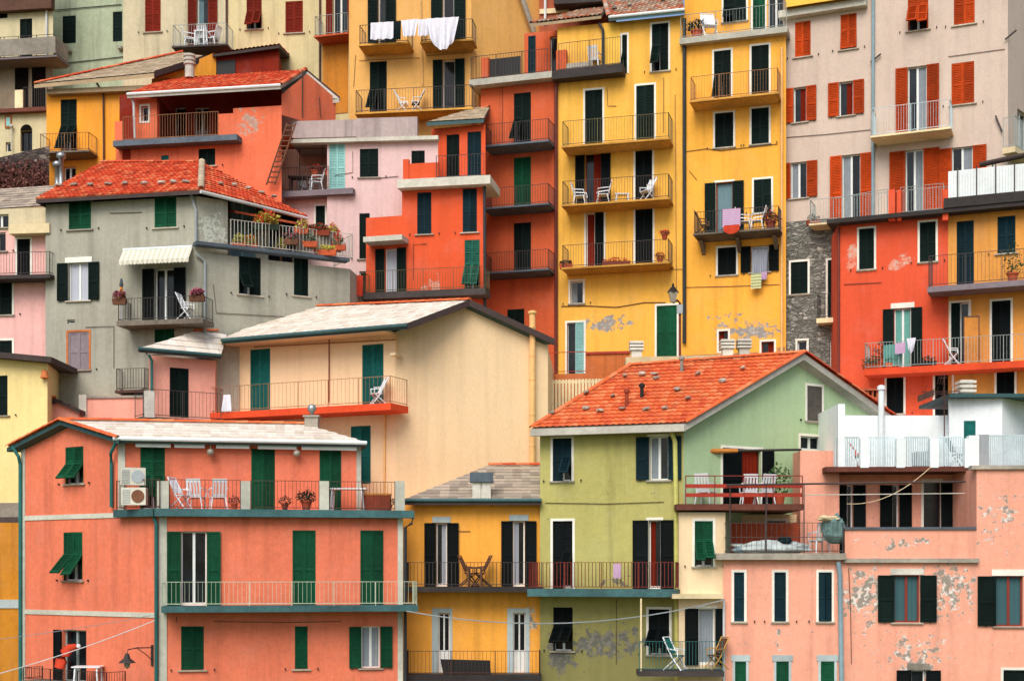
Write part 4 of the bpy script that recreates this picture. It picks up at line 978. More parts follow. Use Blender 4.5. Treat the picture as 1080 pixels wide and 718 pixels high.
# top terrace with the storey set back behind it
mb = MB(); mp = lambda a, b, c: f.pt(a, b, c)
mb.box(mp, -.15, f.L+.1, -1.4, .35, ztop-.1, ztop+.14); mb.obj('terrace_slab', M['slab_pale'], h.root)
zt2 = ztop+.14
fu = Fac((722, 59.4), (829, 58.2), zt2, zt2+3.1, PY); h.facs.append(fu)
win(h, fu, 763, -8, 787, 23, 'tl', 'green_dark', trim='trim_white'); win(h, fu, 794, -10, 807, 40, 'c', 'green', door=True, zb=zt2, trim='trim_white'); win(h, fu, 810, -5, 827, 40, 'n', door=True, zb=zt2)
rm = MB(); railing(rm, [f.pt(-.1, .3, zt2), f.pt(f.L+.05, .3, zt2)], .95, .13, .007); rm.obj('railing', M['rail_grey'], h.root)
win(h, f, 758, 349, 768, 370, 'n', trim='trim_white', frame='frame_red', curtain=('curtain_red', 'l'), sill=False); win(h, f, 803, 360, 816.5, 378, 'n', trim='trim_white', frame='frame_red', curtain=('curtain_red', 'r'), sill=False)
wallbox(h, f, 723, 373, 800, 396, .01, PYW, 'wall_base'); wallbox(h, f, 819.5, 366, 828, 396, .01, PYW, 'wall_base')
h.finish(5, capz=ztop); h.facs = []
yellowB = dict(f=f, z1=z1, z2=z2, zt=zt2, fu=fu)
# ============================================================ tall yellow house A
PY2 = plaster('plaster_yellow_pale', '#f2b84e', [(G(640, 59, 24.2), 2.0, .7, .32)], .07, .2, peelcol='#8f8a84', peel2='#a9a49c', ps=3.8)
h = House('apartment_building', 'tall pale yellow house with three long balconies of plastic chairs and shutters', 'apartment building', G(650, 58.8, 18))
Aa, Ba = (588, 59.6), (722, 58.2)
f = h.fac(Aa, Ba, 18, 14+(600-24)/F*59, PY2)
o, z1, _, _ = balcony(h, f, 592, 706, 149.5, 156, 1.05, 123, None, 'slab_yellow', 'rail_olive', (1, 1), .11, .008)
win(h, f, 617, 95, 635.5, 150, 'c', 'green_dark', trim='trim_white', door=True, zb=z1); win(h, f, 671, 90, 690, 145, 'c', 'green_dark', trim='trim_white', door=True, zb=z1)
o, z2, _, _ = balcony(h, f, 592, 706, 212, 219, 1.05, 187, None, 'slab_yellow', 'rail_dark', (1, 1), .11, .008)
win(h, f, 617, 161, 634, 212, 'o', 'green_black', door=True, zb=z2, lw=.4, frame='frame_red', curtain=('curtain_red', 'r'), muntin=False); win(h, f, 670, 157, 688, 208, 'c', 'green_black', trim='trim_white', door=True, zb=z2)
o, z3, _, _ = balcony(h, f, 592, 706, 279, 286.5, 1.05, 255, None, 'slab_yellow', 'rail_dark', (1, 1), .11, .008)
win(h, f, 618, 224, 637, 280, 'hr', 'green_black', trim='trim_white', door=True, zb=z3, curtain=('curtain_red', 'l')); win(h, f, 670, 220, 688.5, 277, 'c', 'green_black', trim='trim_white', door=True, zb=z3)
win(h, f, 601.5, 296.5, 615, 320, 'n', trim='trim_white', curtain=('cloth_curtain', 'l')); win(h, f, 687.5, 25, 705, 75, 'tl', 'green_dark', trim='trim_white', tilt=34)
win(h, f, 692.5, 322, 714, 376, 'c', 'green', trim='trim_white', door=True, zb=None, solid=True); win(h, f, 598, 340, 616, 396, 'hr', 'teal_light', trim='trim_white', door=True, frame='plastic_grey')
win(h, f, 656, 37, 661.5, 78, 'tl', 'green_dark', trim='trim_white', door=True)
fpipe(h, f, [(721.8, 20), (721.8, 362)], .075, 'pipe_dark', .1); fpipe(h, f, [(590, 84), (586.5, 92), (586.5, 396)], .075, 'pipe_redbrown', .1)
fpipe(h, f, [(712, 100), (713.5, 308)], .012, 'rail_tan', .02, 'cable'); fpipe(h, f, [(592, 323), (620, 322.5), (650, 324), (680, 319), (702, 319)], .015, 'iron_brown', .03, 'cable'); fpipe(h, f, [(592, 282), (720, 284)], .01, 'rail_tan', .02, 'cable')
# roof of greyish old tiles
ztp = f.prof[0][1]
e0 = f.at(642, 22, .45); e1 = f.at(722, 12, .45); e0.z = e1.z = ztp+.05
rp = V((e0.x, e0.y+5, ztp+3.3)); pl = tri_plane(e0, e1, rp)
d = (e1-e0); r_ = roof(h, [[e0, e1, e1+V((.3, 5, 3.25)), e0+V((0, 5, 3.25))]], TILE_OLD, .15, 'fascia_teal', 'coppi', [(e0+V((0,0,.02)), e0+V((0, 5, 3.27)))], gutter=[(e0, e1, 'gutter_white')])
h.finish(5, capz=ztp); yellowA = dict(f=f, z1=z1, z2=z2, z3=z3)
for (x, y), lb in zip([(648, 12), (664, 8.5), (699, 3)], ['brown stone at the left end of the old tile roof above the pale yellow house', 'brown stone in the middle of the old tile roof', 'brown stone near the right end of the old tile roof']): rock(onplane(x, y, pl)+V((0,0,.12)), .15, 1, lb, 'stones on the old tile roof')
# ============================================================ brick red tower
PR = plaster('plaster_brickred', '#cf6038', [], .08, .2)
h = House('apartment_building', 'narrow brick red house with three short balconies one above another', 'apartment building', G(548, 59.8, 18))
f = h.fac((507, 60.6), (588, 59.6), 18, (560, 86), PR)
for i, (ya, yb, w0, w1, r_y) in enumerate(((150.5, 158, 98, 148, 128), (216.5, 223.5, 166, 216, 196), (285, 291.5, 235, 285, 264.5))):
    o, z, _, _ = balcony(h, f, 509, 579, ya, yb, 1.0, r_y, None, 'slab_slate', 'rail_dark', (1, 1), .11, .01)
    win(h, f, 542, w0, 560, w1, 'tl' if i == 0 else 'c', ('green_dark', 'green', 'green_dark')[i], door=True, zb=z)
win(h, f, 535, 326, 553, 345, 'c', 'green_dark')
mb = MB(); mp = lambda a, b, c: f.pt(a, b, c); zt = f.prof[0][1]
mb.box(mp, -.35, f.L-.1, -1.8, .5, zt-.1, zt+.16); mb.obj('terrace_slab', M['slab_pale'], h.root); mb = MB(); mb.box(mp, f.L-.095, f.L+2.9, -1.8, .55, zt-.2, zt+.155); mb.obj('terrace_slab', M['slab_dark'], h.root)
T = zt+.16
fu = Fac((553, 61.6), (640, 60.7), T, 14+(600-30)/F*61, PR); h.facs.append(fu)
win(h, fu, 580, 38, 598, 78, 'n', door=True, zb=T); win(h, fu, 611, 36, 634, 78, 'n', door=True, zb=T, frame='white'); win(h, fu, 600, 36, 609, 78, 'n', door=True, zb=T, frame='black'); win(h, fu, 557, 38, 565, 78, 'c1', 'green_blue', door=True, zb=T)
rm = MB(); railing(rm, [f.pt(-.3, .4, T), f.pt(f.uz(580, 70)[0], .4, T)], 1.0, .12, .009); rm.obj('railing', M['rail_dark'], h.root); rm = MB(); ua = f.uz(592, 70)[0]; railing(rm, [f.pt(ua, .4, T), f.pt(f.L+2.8, .4, T)], 1.15, .11, .009); rm.obj('railing', M['rail_dark'], h.root)
wallbox(h, f, 586.5, 53, 597, 80, .35, 'plaster_x' if 0 else PR, 'terrace_pillar', .1); wallbox(h, f, 507.5, 61, 515, 82, .4, PR, 'terrace_pillar', .1)
wallbox(h, f, 517, 61, 549, 80, .3, 'black', 'windbreak', .27); wallbox(h, f, 597, 66, 625, 80, .33, 'concrete', 'windbreak', .3)
e0 = f.at(560, 34, .3); e1 = f.at(634, 26, .3); e0.z = e1.z = T+2.15
roof(h, [[e0, e1, e1+V((.4, 3.0, 1.5)), e0+V((2.4, 3.0, 1.5))]], TILE_OLD, .12, 'fascia_tan', 'coppi', [(e0, e0+V((2.4, 3.0, 1.5)))])
fpipe(h, f, [(632, 25), (636, 32), (636.5, 78)], .06, 'pipe_dark', .1)
h.finish(5, capz=zt); tower = dict(f=f, T=T)
# pale yellow end wall strip beside the narrow window
wallbox(h, yellowA['f'], 637, 25, 654, 80, .02, PYA, 'wall_panel')

# ============================================================ amber-cream laundry house, top centre
PM = plaster('plaster_honey', '#e4ae62', [], .07, .15)
h = House('apartment_building', 'honey coloured house hung with white laundry, top centre', 'apartment building', G(430, 61, 25))
f = h.fac((368, 62.0), (497, 61.2), 26, 14+(600+60)/F*61.6, PM); sd = h.fac((497, 61.2), (590, 64.0), 26, f.prof[0][1], PM)
o, z1, _, _ = balcony(h, f, 374, 499, 116, 122, 1.05, 92, None, 'slab_yellow', 'rail_dark', (1, 1), .12, .008)
win(h, f, 390, 65, 408, 115, 'tl', 'green_dark', door=True, zb=z1, tilt=34); win(h, f, 467, 63, 480, 113, 'o', 'green_dark', door=True, zb=z1, lw=.42)
o, z2, _, _ = balcony(h, f, 378, 431, 45.5, 52, 1.0, 25, None, 'slab_yellow', 'rail_dark', (1, 1), .12, .008); balcony(h, f, 443, 499, 42.5, 48, 1.0, 21, None, 'slab_yellow', 'rail_dark', (1, 1), .12, .008)
win(h, f, 399, -5, 407, 45, 'o', 'green_dark', door=True, zb=z2, lw=.45); win(h, f, 467, -8, 479, 42, 'o', 'green_dark', door=True, zb=z2, lw=.5)
fpipe(h, f, [(444, 0), (446, 90)], .03, 'pipe_tan', .05); fpipe(h, f, [(379, 64), (443, 61)], .012, 'rail_tan', .03, 'cable'); fpipe(h, f, [(450, 59), (502, 55), (502, 93)], .012, 'rail_tan', .03, 'cable')
mb = MB(); p0, p1 = sd.at(540, -10, .3), sd.at(566, 40, .3); mb.tube([sd.at(541, -30, .25), sd.at(563, 34, .25)], .12, 5); mb.obj('stair_stringer', M['concrete'], h.root)
h.finish(5); honey = dict(f=f, z1=z1, z2=z2)
wl = House('house', 'brick coloured stair tower with a cream band behind the old tile roof', 'house', G(585, 63, 30)); PB = plaster('plaster_terracotta', '#a8583a', [], .1, .25)
f = wl.fac((569, 62.9), (650, 62.4), 30, 14+(600+60)/F*62.6, PB); wallbox(wl, f, 569, 9, 600, 14, .08, 'slab_cream', 'string_course'); fpipe(wl, f, [(575, -10), (575, 24)], .06, 'pipe_white', .1)
wallbox(wl, f, 584, -4, 640, 3, .8, 'slab_dark', 'eaves_slab')
wl.finish(4)
# ============================================================ vermilion small house (centre)
PV = plaster('plaster_vermilion', '#dc5830', [(G(455, 56, 25.2), .9, .7, .27)], .06, .15, peelcol='#d08a72', peel2='#c9a99a')
h = House('house', 'vermilion house with curtained balcony doors behind the tan house ridge', 'house', G(460, 56.3, 18))
f = h.fac((424, 56.6), (512, 56.0), 18, (470, 192), PV); zt = f.prof[0][1]
fa = Fac((386, 57.0), (424, 56.6), 18, (400, 229), PV); h.facs.append(fa)
win(h, f, 440, 203, 455, 247, 'c', 'green_blue'); win(h, f, 488, 199, 503, 245, 'c', 'green_blue')
o, zb, _, _ = balcony(h, Fac((386, 57.0), (512, 56.0), 18, 30, PV), 381, 512, 306, 313, .9, 283, None, 'slab_dark', 'rail_olive', (1, 1), .11, .008, taper=False)
win(h, f, 490, 253, 506, 306, 't', 'green_faded', door=True, zb=zb, tilt=36); win(h, fa, 406, 262, 419, 308, 'o', 'green_dark', door=True, zb=zb, lw=.38, curtain=('curtain_lace', 'b'), muntin=False)
wallbox(h, fa, 383, 248.5, 424, 254, .75, 'slab_pale', 'canopy')
wallbox(h, f, 419, 187, 517, 196, .45, 'slab_pale', 'cornice', -1.6); zc = f.uz(470, 187, .45)[1]
fu = Fac((455, 58.6), (512, 58.0), zt, (480, 134), PV); h.facs.append(fu)
win(h, fu, 471, 142, 484.5, 186, 'c', 'green_dark', door=True, zb=zc); win(h, fu, 493, 139, 507.5, 180, 'c', 'green_blue', door=True, zb=zc)
wallbox(h, f, 425, 168, 431, 190, .3, PV, 'terrace_pillar', .1); wallbox(h, f, 431, 172, 462, 190, .25, PV, 'parapet', .1)
rm = MB(); railing(rm, [f.pt(f.uz(462, 180)[0], .3, zc), f.pt(f.L, .3, zc)], .9, .12, .008); rm.obj('railing', M['rail_dark'], h.root)
e0 = fu.at(450, 129, .5); e1 = fu.at(510, 124, .3); e1.z = e0.z
roof(h, [[e0, e1, e1+V((.2, 2.6, 1.3)), e0+V((2.0, 2.6, 1.3))]], TILE_BEIGE, .14, 'fascia_teal', 'slate', [(e1+V((.2, 2.6, 1.3)), e0+V((2.0, 2.6, 1.3)))], rmat=TILE_RED)
fpipe(h, f, [(511, 192), (511.5, 330)], .06, 'pipe_dark', .08)
h.finish(3, capz=zt); verm = dict(f=f, fa=fa, zb=zb, zc=zc, fu=fu)
# ============================================================ pale lilac pink house
PK = plaster('plaster_lilac', '#dcbcb8', [], .06, .16); PKG = plaster('plaster_lilac_grey', '#b7a6a2', [], .12, .4)
h = House('house', 'pale lilac pink house with a roof terrace and dark paired shutters', 'house', G(390, 57.5, 18))
f = h.fac((345, 57.8), (462, 57.4), 18, (400, 146), PK); fl = Fac((296, 58.6), (346, 58.2), 18, (320, 206), PK); fbk = Fac((282, 60.0), (346, 60.2), 20, 14+(600-120)/F*60.1, PLP := plaster('plaster_peach', '#e8b098', [], .08, .2))
h.facs += [fl, fbk]
win(h, f, 379.5, 157, 399, 187, 'c', 'green_dark'); win(h, f, 434, 159, 448, 180, 'c', 'green_dark'); win(h, f, 379, 225, 390, 273, 'c1', 'green_dark')
win(h, fl, 333, 217, 343, 240, 'c1', 'green_dark', trim='trim_white'); win(h, f, 347, 152, 364, 200, 'c', 'teal_light', door=True, frame='white'); win(h, f, 379, 286, 391, 306, 'n')
wallbox(h, fl, 297, 200, 372, 206, .6, 'slab_mauve', 'terrace_slab', -2.2)
zt_ = fl.uz(320, 200, .6)[1]
wallbox(h, f, 306, 145, 462, 149, .25, 'slab_pale', 'cornice', -.1); wallbox(h, f, 308, 127, 376, 145, .1, PKG, 'parapet', -.2); wallbox(h, f, 376, 124, 440, 145, .1, PKG, 'parapet', -.2)
wallbox(h, f, 306, 143, 346, 150, -.3, 'slab_pale', 'terrace_roof', -2.5)
rm = MB()
for (x_a, y_a), (x_b, y_b) in (((291, 157), (346, 157)), ((291, 157), (291, 200)), ((316, 157), (316, 200)), ((340, 150), (340, 200))): rm.tube([fl.at(x_a, y_a, -.3), fl.at(x_b, y_b, -.3)], .02, 5)
rm.obj('pergola_frame', M['iron_brown'], h.root)
rm = MB(); railing(rm, [fl.at(292, 198, .5).xy.to_3d()+V((0,0,zt_)), fl.at(346, 198, .5).xy.to_3d()+V((0,0,zt_))], .95, .12, .008); rm.obj('railing', M['rail_dark'], h.root)
h.finish(3, capz=f.prof[0][1]); lilac = dict(f=f, fl=fl, zt=zt_)
# ============================================================ grey house with the red hipped roof
PGR = plaster('plaster_grey', '#a8a696', [], .10, .25); PGL = plaster('plaster_grey_pale', '#b5b2a0', [(G(222, 52, 26.5), 1.0, 1.0, .45)], .12, .3, peelcol='#c4c6b8', peel2='#9a9a88')
h = House('house', 'grey rendered house under a red hipped roof with flower terrace and striped awning', 'house', G(130, 53, 15))
A_, B_, C_ = (48, 53.2), (208, 52.0), (369, 54.9)
f = h.fac(A_, B_, 15, 14+(600-207)/F*52, PGR); zE = f.prof[0][1]
zT = 14+(600-266)/F*52.0
r = h.fac(B_, C_, 15, zT, PGR)
win(h, f, 72.5, 209.5, 96, 242, 'c', 'green'); win(h, f, 163, 207.5, 186, 240, 'c', 'green')
win(h, f, 72, 277, 94, 317, 'o', 'green_dark', lw=.42, curtain=('curtain_lace', 'b'), lintel='trim_white', trim=None)
o, zb, _, _ = balcony(h, f, 123, 214, 337, 342, 1.0, 313, None, 'slab', 'rail_dark', (1, 1), .12, .009)
win(h, f, 163, 283, 184, 337, 'o', 'green_black', door=True, zb=zb, lw=.45)
win(h, f, 72, 350, 94, 390, 'c', 'slab_mauve', frame='trim_brown', trim='trim_brown', solid=True); win(h, f, 163, 347, 184, 372, 'c', 'green'); win(h, f, 71, 337, 79, 341, 'n', sill=False, muntin=False)
balcony(h, f, 121, 153, 411, 414, .5, 388, None, 'iron_brown', 'rail_dark', (1, 1), .1, .012, taper=False)
win(h, r, 252, 271, 275, 311, 'tl', 'green_dark'); win(h, r, 310, 272, 325, 312, 'c', 'green_dark')
fpipe(h, f, [(201, 203), (206.5, 222), (206.8, 262)], .05, 'pipe_grey', .1); fpipe(h, r, [(207, 268), (216, 276), (216, 400)], .05, 'pipe_grey', .1)
# upper right storey, set back behind the terrace beyond its first bay
ru = Fac(B_, (240, 52.7), zT, zE, PGL); h.facs.append(ru)
rb = Fac((240, 52.7), (241, 54.4), zT, zE, PGL); rc = Fac((241, 54.3), (325, 56.0), zT, zE-.25, PGR); h.facs += [rc]
win(h, rc, 243, 212, 270, 262, 'n', frame='teal_light', door=True, zb=zT+.12, curtain=('curtain_blue', 'b')); win(h, rc, 283, 218, 312, 262, 'n', door=True, zb=zT+.12, frame='wood_brown')
o, zt_, _, _ = balcony(h, r, 207, 369, 263, 266.5, .45, None, 0, 'slab_slate', taper=False, name='terrace_slab')
rm = MB(); a, b = r.pt(r.uz(240, 250)[0], .38, zt_), r.pt(r.L-.05, .38, zt_); railing(rm, [a, b, r.pt(r.L-.05, -1.5, zt_)], .95, .13, .014); rm.obj('railing', M['concrete_pale'], h.root)
wallbox(h, r, 325, 245, 360, 264, .3, 'concrete', 'parapet', .22)
e0 = f.at(38, 205, .45); e1 = f.at(212, 201, .45); e0.z = e1.z = zE+.1
rp = G(213, 55.8, 14+(600-172)/F*55.8); pl = tri_plane(e0, e1, rp); r0, r1 = onplane(106, 172, pl), onplane(213, 172, pl)
e2 = rc.at(324, 216, .5); e2.z = e1.z
bk = [V((e2.x-.5, e2.y+3.5, e1.z)), V((e0.x+1, e0.y+7.5, e1.z))]
r_ = roof(h, [[e0, e1, r1, r0], [e1, e2, r1]], TILE_RED, .14, 'fascia_dark', 'coppi', [(r0, r1), (e1, r1)], [[e2, bk[0], r1], [bk[0], bk[1], r0, r1], [bk[1], e0, r0]], gutter=[(e1+V((0,-.05,-.08)), e2+V((0,-.05,-.08)), 'pipe_white')], rmat=TILE_RED)
vt = MB(); ridge_tiles(vt, e1+V((0,0,.06)), r1+V((0,0,.06)), .12, .3); vt.obj('hip_ridge', TILE_BEIGE, r_)
pl2 = tri_plane(e1, e2, r1)
# lean-to strip over the terrace
a, b = rc.pt(-.2, .5, zE-.12), rc.pt(rc.L+.8, .55, zE-.35)
mb = MB(); D = b-a; q = rc.n*.75; mb.hexa([a, b, b+q+V((0,0,-.2)), a+q+V((0,0,-.2)), a+V((0,0,.08)), b+V((0,0,.08)), b+q+V((0,0,-.12)), a+q+V((0,0,-.12))]); mb.obj('lean_to_roof', M['terracotta'], h.root)
h.body([r.B, r.B+V((.5, 4, 0)), f.A+V((-.5, 7, 0)), f.A], 15, zT, PGR)
mb = MB()
for p, q in ((rc.B, rc.B+V((-.3, 3, 0))), (rc.B+V((-.3, 3, 0)), f.A+V((.5, 7, 0))), (f.A+V((.5, 7, 0)), f.A)): mb.quad([(p.x,p.y,zT),(q.x,q.y,zT),(q.x,q.y,zE),(p.x,p.y,zE)])
mb.obj('rear_wall', PGR, h.root); h.facs.append(rb)
h.finish(); grey = dict(f=f, r=r, rc=rc, zb=zb, zt=zt_)
xs = [(62, 198.5), (78, 198), (95, 198), (114, 197.5), (132, 197), (152, 197), (170, 196), (183, 195.5), (196, 195)]
lb = ['first roof stone from the left corner of the red roof', 'second roof stone from the left corner of the red roof', 'third roof stone from the left on the red roof eave', 'fourth roof stone from the left, over the gap between the shutters', 'middle one of the nine stones along the red roof eave', 'sixth roof stone from the left on the red roof eave', 'roof stone right above the right green shuttered window', 'roof stone second nearest the pale hip of the red roof', 'largest roof stone, nearest the pale hip of the red roof']
for (x, y), t in zip(xs, lb): rock(onplane(x, y, pl)+V((0,0,.12)), .16, random.uniform(0, .5), t, 'stones along the eave of the red roof')
for (x, y), t in zip([(233, 197), (247, 198), (262, 201.5), (276, 206), (289, 210)], ['stone just right of the pale hip on the right slope', 'second stone on the right slope of the red roof', 'third stone on the right slope of the red roof', 'fourth stone on the right slope of the red roof', 'stone farthest down the right slope of the red roof']): rock(onplane(x, y, pl2)+V((0,0,.12)), .14, .4, t, 'stones on the right slope of the red roof')
# striped awning
p = [f.at(130, 264, .05), f.at(203, 263, .05), f.at(199, 275, 1.0), f.at(125.5, 272, 1.0)]
p[1].z = p[0].z; p[2].z = p[3].z = (p[2].z+p[3].z)/2
mb = MB(); n = 20
for i in range(n):
    a, b = i/n, (i+1)/n; A0, A1 = p[0].lerp(p[1], a), p[0].lerp(p[1], b); B0, B1 = p[3].lerp(p[2], a), p[3].lerp(p[2], b)
    mb.quad([B0, B1, A1, A0], 0, [(a, 0), (b, 0), (b, 1), (a, 1)]); 
    dz = .15; m_ = (B0+B1)/2
    mb.quad([B0+V((0,0,-dz*.8)), m_+V((0,0,-dz*1.1)), B1+V((0,0,-dz*.8)), B1, B0], 0, [(a, 1), ((a+b)/2, 1), (b, 1), (b, 0), (a, 0)])
aw = mb.obj('awning', M['cloth_stripe']); tag(aw, 'cream striped awning with a scalloped edge over the grey house balcony', 'awning')
mb = MB(); mb.tube([p[0], p[1]], .07, 8); mb.obj('cassette', M['gutter_white'], aw)

# ============================================================ pink house at the left edge
PPL = plaster('plaster_rose', '#efb8b0', [], .07, .2); 
h = House('house', 'rose pink house with a grey slate roof at the left edge', 'house', G(20, 53.6, 12))
f = h.fac((-40, 54.0), (52, 53.6), 12, (20, 243), PPL)
o, zb, _, _ = balcony(h, f, -40, 53, 290, 294, .8, 266, None, 'slab_dark', 'rail_dark', (1, 1), .11, .008, taper=False)
win(h, f, 18, 252, 32, 291, 'c1', 'green_black', door=True, zb=zb, trim='trim_white'); win(h, f, -12, 298, 13, 332, 'c', 'green_dark', trim='trim_white'); win(h, f, -12, 359, 13, 390, 'c', 'green_dark', trim='trim_white'); win(h, f, -12, 225+20, 6, 265, 'n')
fpipe(h, f, [(47, 293), (50.5, 302), (50.5, 420)], .06, 'pipe_dark', .08)
e0 = f.at(-42, 247, .5); e1 = f.at(54, 243, .5); e1.z = e0.z; rp = V((e0.x, e0.y+1.2, e0.z+1.0)); pl = tri_plane(e0, e1, rp)
roof(h, [[f.at(-42, 223, .0), f.at(53, 217, .0), f.at(53, 217, 0)+V((0, 2.6, 1.5)), f.at(-42, 223, 0)+V((0, 2.6, 1.5))]], TILE_GREY, .14, 'fascia_tan', 'slate')
fu = Fac((-40, 54.0), (52, 53.6), f.prof[0][1], (20, 220), plaster('plaster_pale_cream', '#cfc2a0', [], .1, .3)); h.facs.append(fu); win(h, fu, -8, 226, 9, 240, 'n'); wallbox(h, fu, 9, 236, 52, 246, .5, 'slab_cream', 'lean_to_roof')
h.finish(4, capz=fu.prof[0][1]-.1); rose = dict(f=f, zb=zb)
# ============================================================ yellow house at the left edge, ochre house below it
PYL = plaster('plaster_lemon', '#efd995', [], .05, .1)
h = House('house', 'pale lemon house with one dark shutter at the left edge', 'house', G(20, 50.5, 3))
f = h.fac((-40, 50.8), (50, 50.4), 3, (20, 378), PYL)
win(h, f, -18, 396, 8, 438, 'c', 'green_dark')
e0 = f.at(-42, 372, .45); e1 = f.at(54, 381, .45)
mb = MB(); D = e1-e0; mb.box(lambda a, b, c: e0+D*a+V((0, b, c)), 0, 1, 0, 4.5, -.04, .16); mb.obj('roof', M['fascia_dark'], h.root)
wallbox(h, f, -40, 530, 50, 545, .06, 'concrete', 'string_course'); wallbox(h, f, -40, 545, 50, 552, .35, 'slab_dark', 'eaves_slab')
mb = MB(); mb.lathe(f.at(47, 391, .12), [(.02, -.3), (.16, -.25), (.1, 0), (.02, .05)], 8); mb.obj('wall_lamp', M['trim_brown'], h.root)
h.finish(4, capz=f.uz(20, 382)[1])
h = House('house', 'brownish ochre house sliver at the left edge below the lemon house', 'house', G(0, 49.4, 3))
f = h.fac((-40, 49.6), (26, 49.4), 3, (10, 551), plaster('plaster_brown_ochre', '#c88528', [], .12, .3)); wallbox(h, f, -40, 632, 26, 641, .04, 'trim_pale', 'string_course')
h.finish(1)

# ============================================================ coral pink house with the loggia, upper left
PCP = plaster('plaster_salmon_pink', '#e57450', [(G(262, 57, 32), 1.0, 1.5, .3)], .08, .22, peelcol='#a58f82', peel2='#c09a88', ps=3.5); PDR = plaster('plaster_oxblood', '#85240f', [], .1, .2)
h = House('house', 'salmon pink house with an open loggia under a red tile roof, upper left', 'house', G(210, 57, 20))
f = h.fac((122, 58.4), (297, 57.2), 20, (200, 147), PCP); zs = f.prof[0][1]
gb = Fac((297, 57.2), (354, 59.2), 14+(600-128)/F*58, [(297, 84), (322, 75), (354, 104)], PCP); h.facs.append(gb)
zr = 14+(600-98)/F*57.6; ez2 = 14+(600-101)/F*57.8
gb.prof = [(0, ez2-.15), (gb.uz(324, 78)[0], gb.uz(324, 78)[1]), (gb.L, gb.prof[-1][1])]
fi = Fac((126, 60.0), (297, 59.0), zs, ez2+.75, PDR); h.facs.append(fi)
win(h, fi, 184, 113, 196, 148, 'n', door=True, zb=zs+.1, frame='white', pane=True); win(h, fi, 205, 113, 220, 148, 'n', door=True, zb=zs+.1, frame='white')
blk = Fac((246, 57.55), (297, 57.2), zs, ez2-.6, PCP); h.facs.append(blk)
wallbox(h, f, 230, 120, 246, 147, .0, PCP, 'parapet', -.2)
lf = Fac((142, 58.3), (168, 58.1), zs, ez2, PCP); h.facs.append(lf); win(h, lf, 149, 112, 156.5, 128, 'n', trim='trim_white', sill=False)
wl2 = MB(); wl2.box(IDM, lf.B.x-.1, lf.B.x, 58.1, 60, zs, ez2); wl2.obj('side_wall', PDR, h.root)
wallbox(h, f, 119, 145, 250, 151, .55, 'slab_slate', 'balcony_slab')
zz = f.uz(200, 145, .55)[1]
rm = MB(); railing(rm, [f.pt(f.uz(130, 140, .5)[0], .5, zz), f.pt(f.uz(230, 140, .5)[0], .5, zz)], 1.0, .11, .009); rm.obj('railing', M['rail_tan'], h.root)
wallbox(h, f, 121, 128, 129, 150, .5, PCP, 'terrace_pillar', .2); win(h, f, 209.5, 157, 227, 175, 'c', 'green_dark'); win(h, f, 170, 164, 178, 172, 'c1', 'green_teal', sill=False)
wallbox(h, f, 129, 157, 137, 180, .05, PDR, 'painted_recess')  # raised dark red panel painted in place of a hollow
e0 = f.at(134, 102, .5); e1 = f.at(296, 97, .5); e0.z = e1.z = ez2+.05
rp = G(322, 60.4, 14+(600-75)/F*60.4); pl = tri_plane(e0, e1, rp); q0, q1 = onplane(176, 84, pl), onplane(322, 74, pl)
gR = gb.at(358, 104, .3); 
r_ = roof(h, [[e0, e1, q1, q0]], TILE_RED, .15, 'fascia_pale', 'coppi', [(e1, q1)], [[gR, gR+V((-3, 1.5, 0)), q0, q1]], gutter=[(e0, e1, 'gutter_white')])
v = MB(); v.box(lambda s_, t_, z_: q1+(gR-q1)*s_+gb.n*t_+V((0,0,z_)), 0, 1, -.1, .05, -.12, .05); v.obj('verge_board', M['fascia_dark'], r_)
fpipe(h, f, [(139, 104), (141, 110), (142, 146)], .05, 'pipe_white', .3); fpipe(h, gb, [(319, 74), (319, 124)], .03, 'iron_brown', .1); fpipe(h, gb, [(337, 103), (338, 124)], .02, 'iron_brown', .1)
h.finish(3, capz=zs); pinkh = dict(f=f, gb=gb, zs=zz)
# ladder-stair between it and the lilac house
mb = MB(); a, b = G(281, 57.0, 14+(600-195)/F*57), G(303, 57.2, 14+(600-130)/F*57.2)
for dx in (0, .34): mb.tube([a+V((dx,0,0)), b+V((dx,0,0))], .035, 5)
for i in range(12): p = a.lerp(b, (i+.5)/12); mb.box(lambda x, y, z: p+V((x, y, z)), 0, .34, -.04, .04, -.02, .02)
tag(mb.obj('ladder', M['wood_brown']), 'dark wooden ladder leaning against the salmon pink loggia house', 'ladder')

# ============================================================ ochre yellow house with beige roof, upper left
POY = plaster('plaster_ochre_yellow', '#f2a236', [(G(222, 61, 35.2), 1.2, .8, .5)], .06, .15, peelcol='#c4bfae', peel2='#a9a498')
h = House('house', 'ochre orange house with a long beige roof and one small balcony, upper left', 'house', G(90, 61, 24))
f = h.fac((49, 61.4), (162, 60.8), 24, (90, 93), POY)
o, zb, _, _ = balcony(h, f, 41, 94, 159, 164, .9, 140, None, 'slab', 'rail_tan', (1, 1), .13, .009)
win(h, f, 64, 105, 81, 158, 't', 'green_dark', door=True, zb=zb, tilt=34); win(h, f, 67, 176, 80, 195, 'n'); win(h, f, 134, 105, 139, 132, 'c1', 'green_dark')
fpipe(h, f, [(102, 88), (109, 98), (109.5, 175)], .04, 'iron_brown', .08)
zz = f.prof[0][1]; e0 = f.at(34, 91, .6); e1 = f.at(163, 81, .6); e0.z = e1.z = (e0.z+e1.z)/2
e0 = f.at(36, 89, .6); e1 = e0 + (e1-e0); e1.z = e0.z+.25
rp = G(194, 64.2, 14+(600-56)/F*64.2); pl = tri_plane(e0, e1, rp); q = onplane(192, 56, pl); q2 = onplane(218, 60, pl)
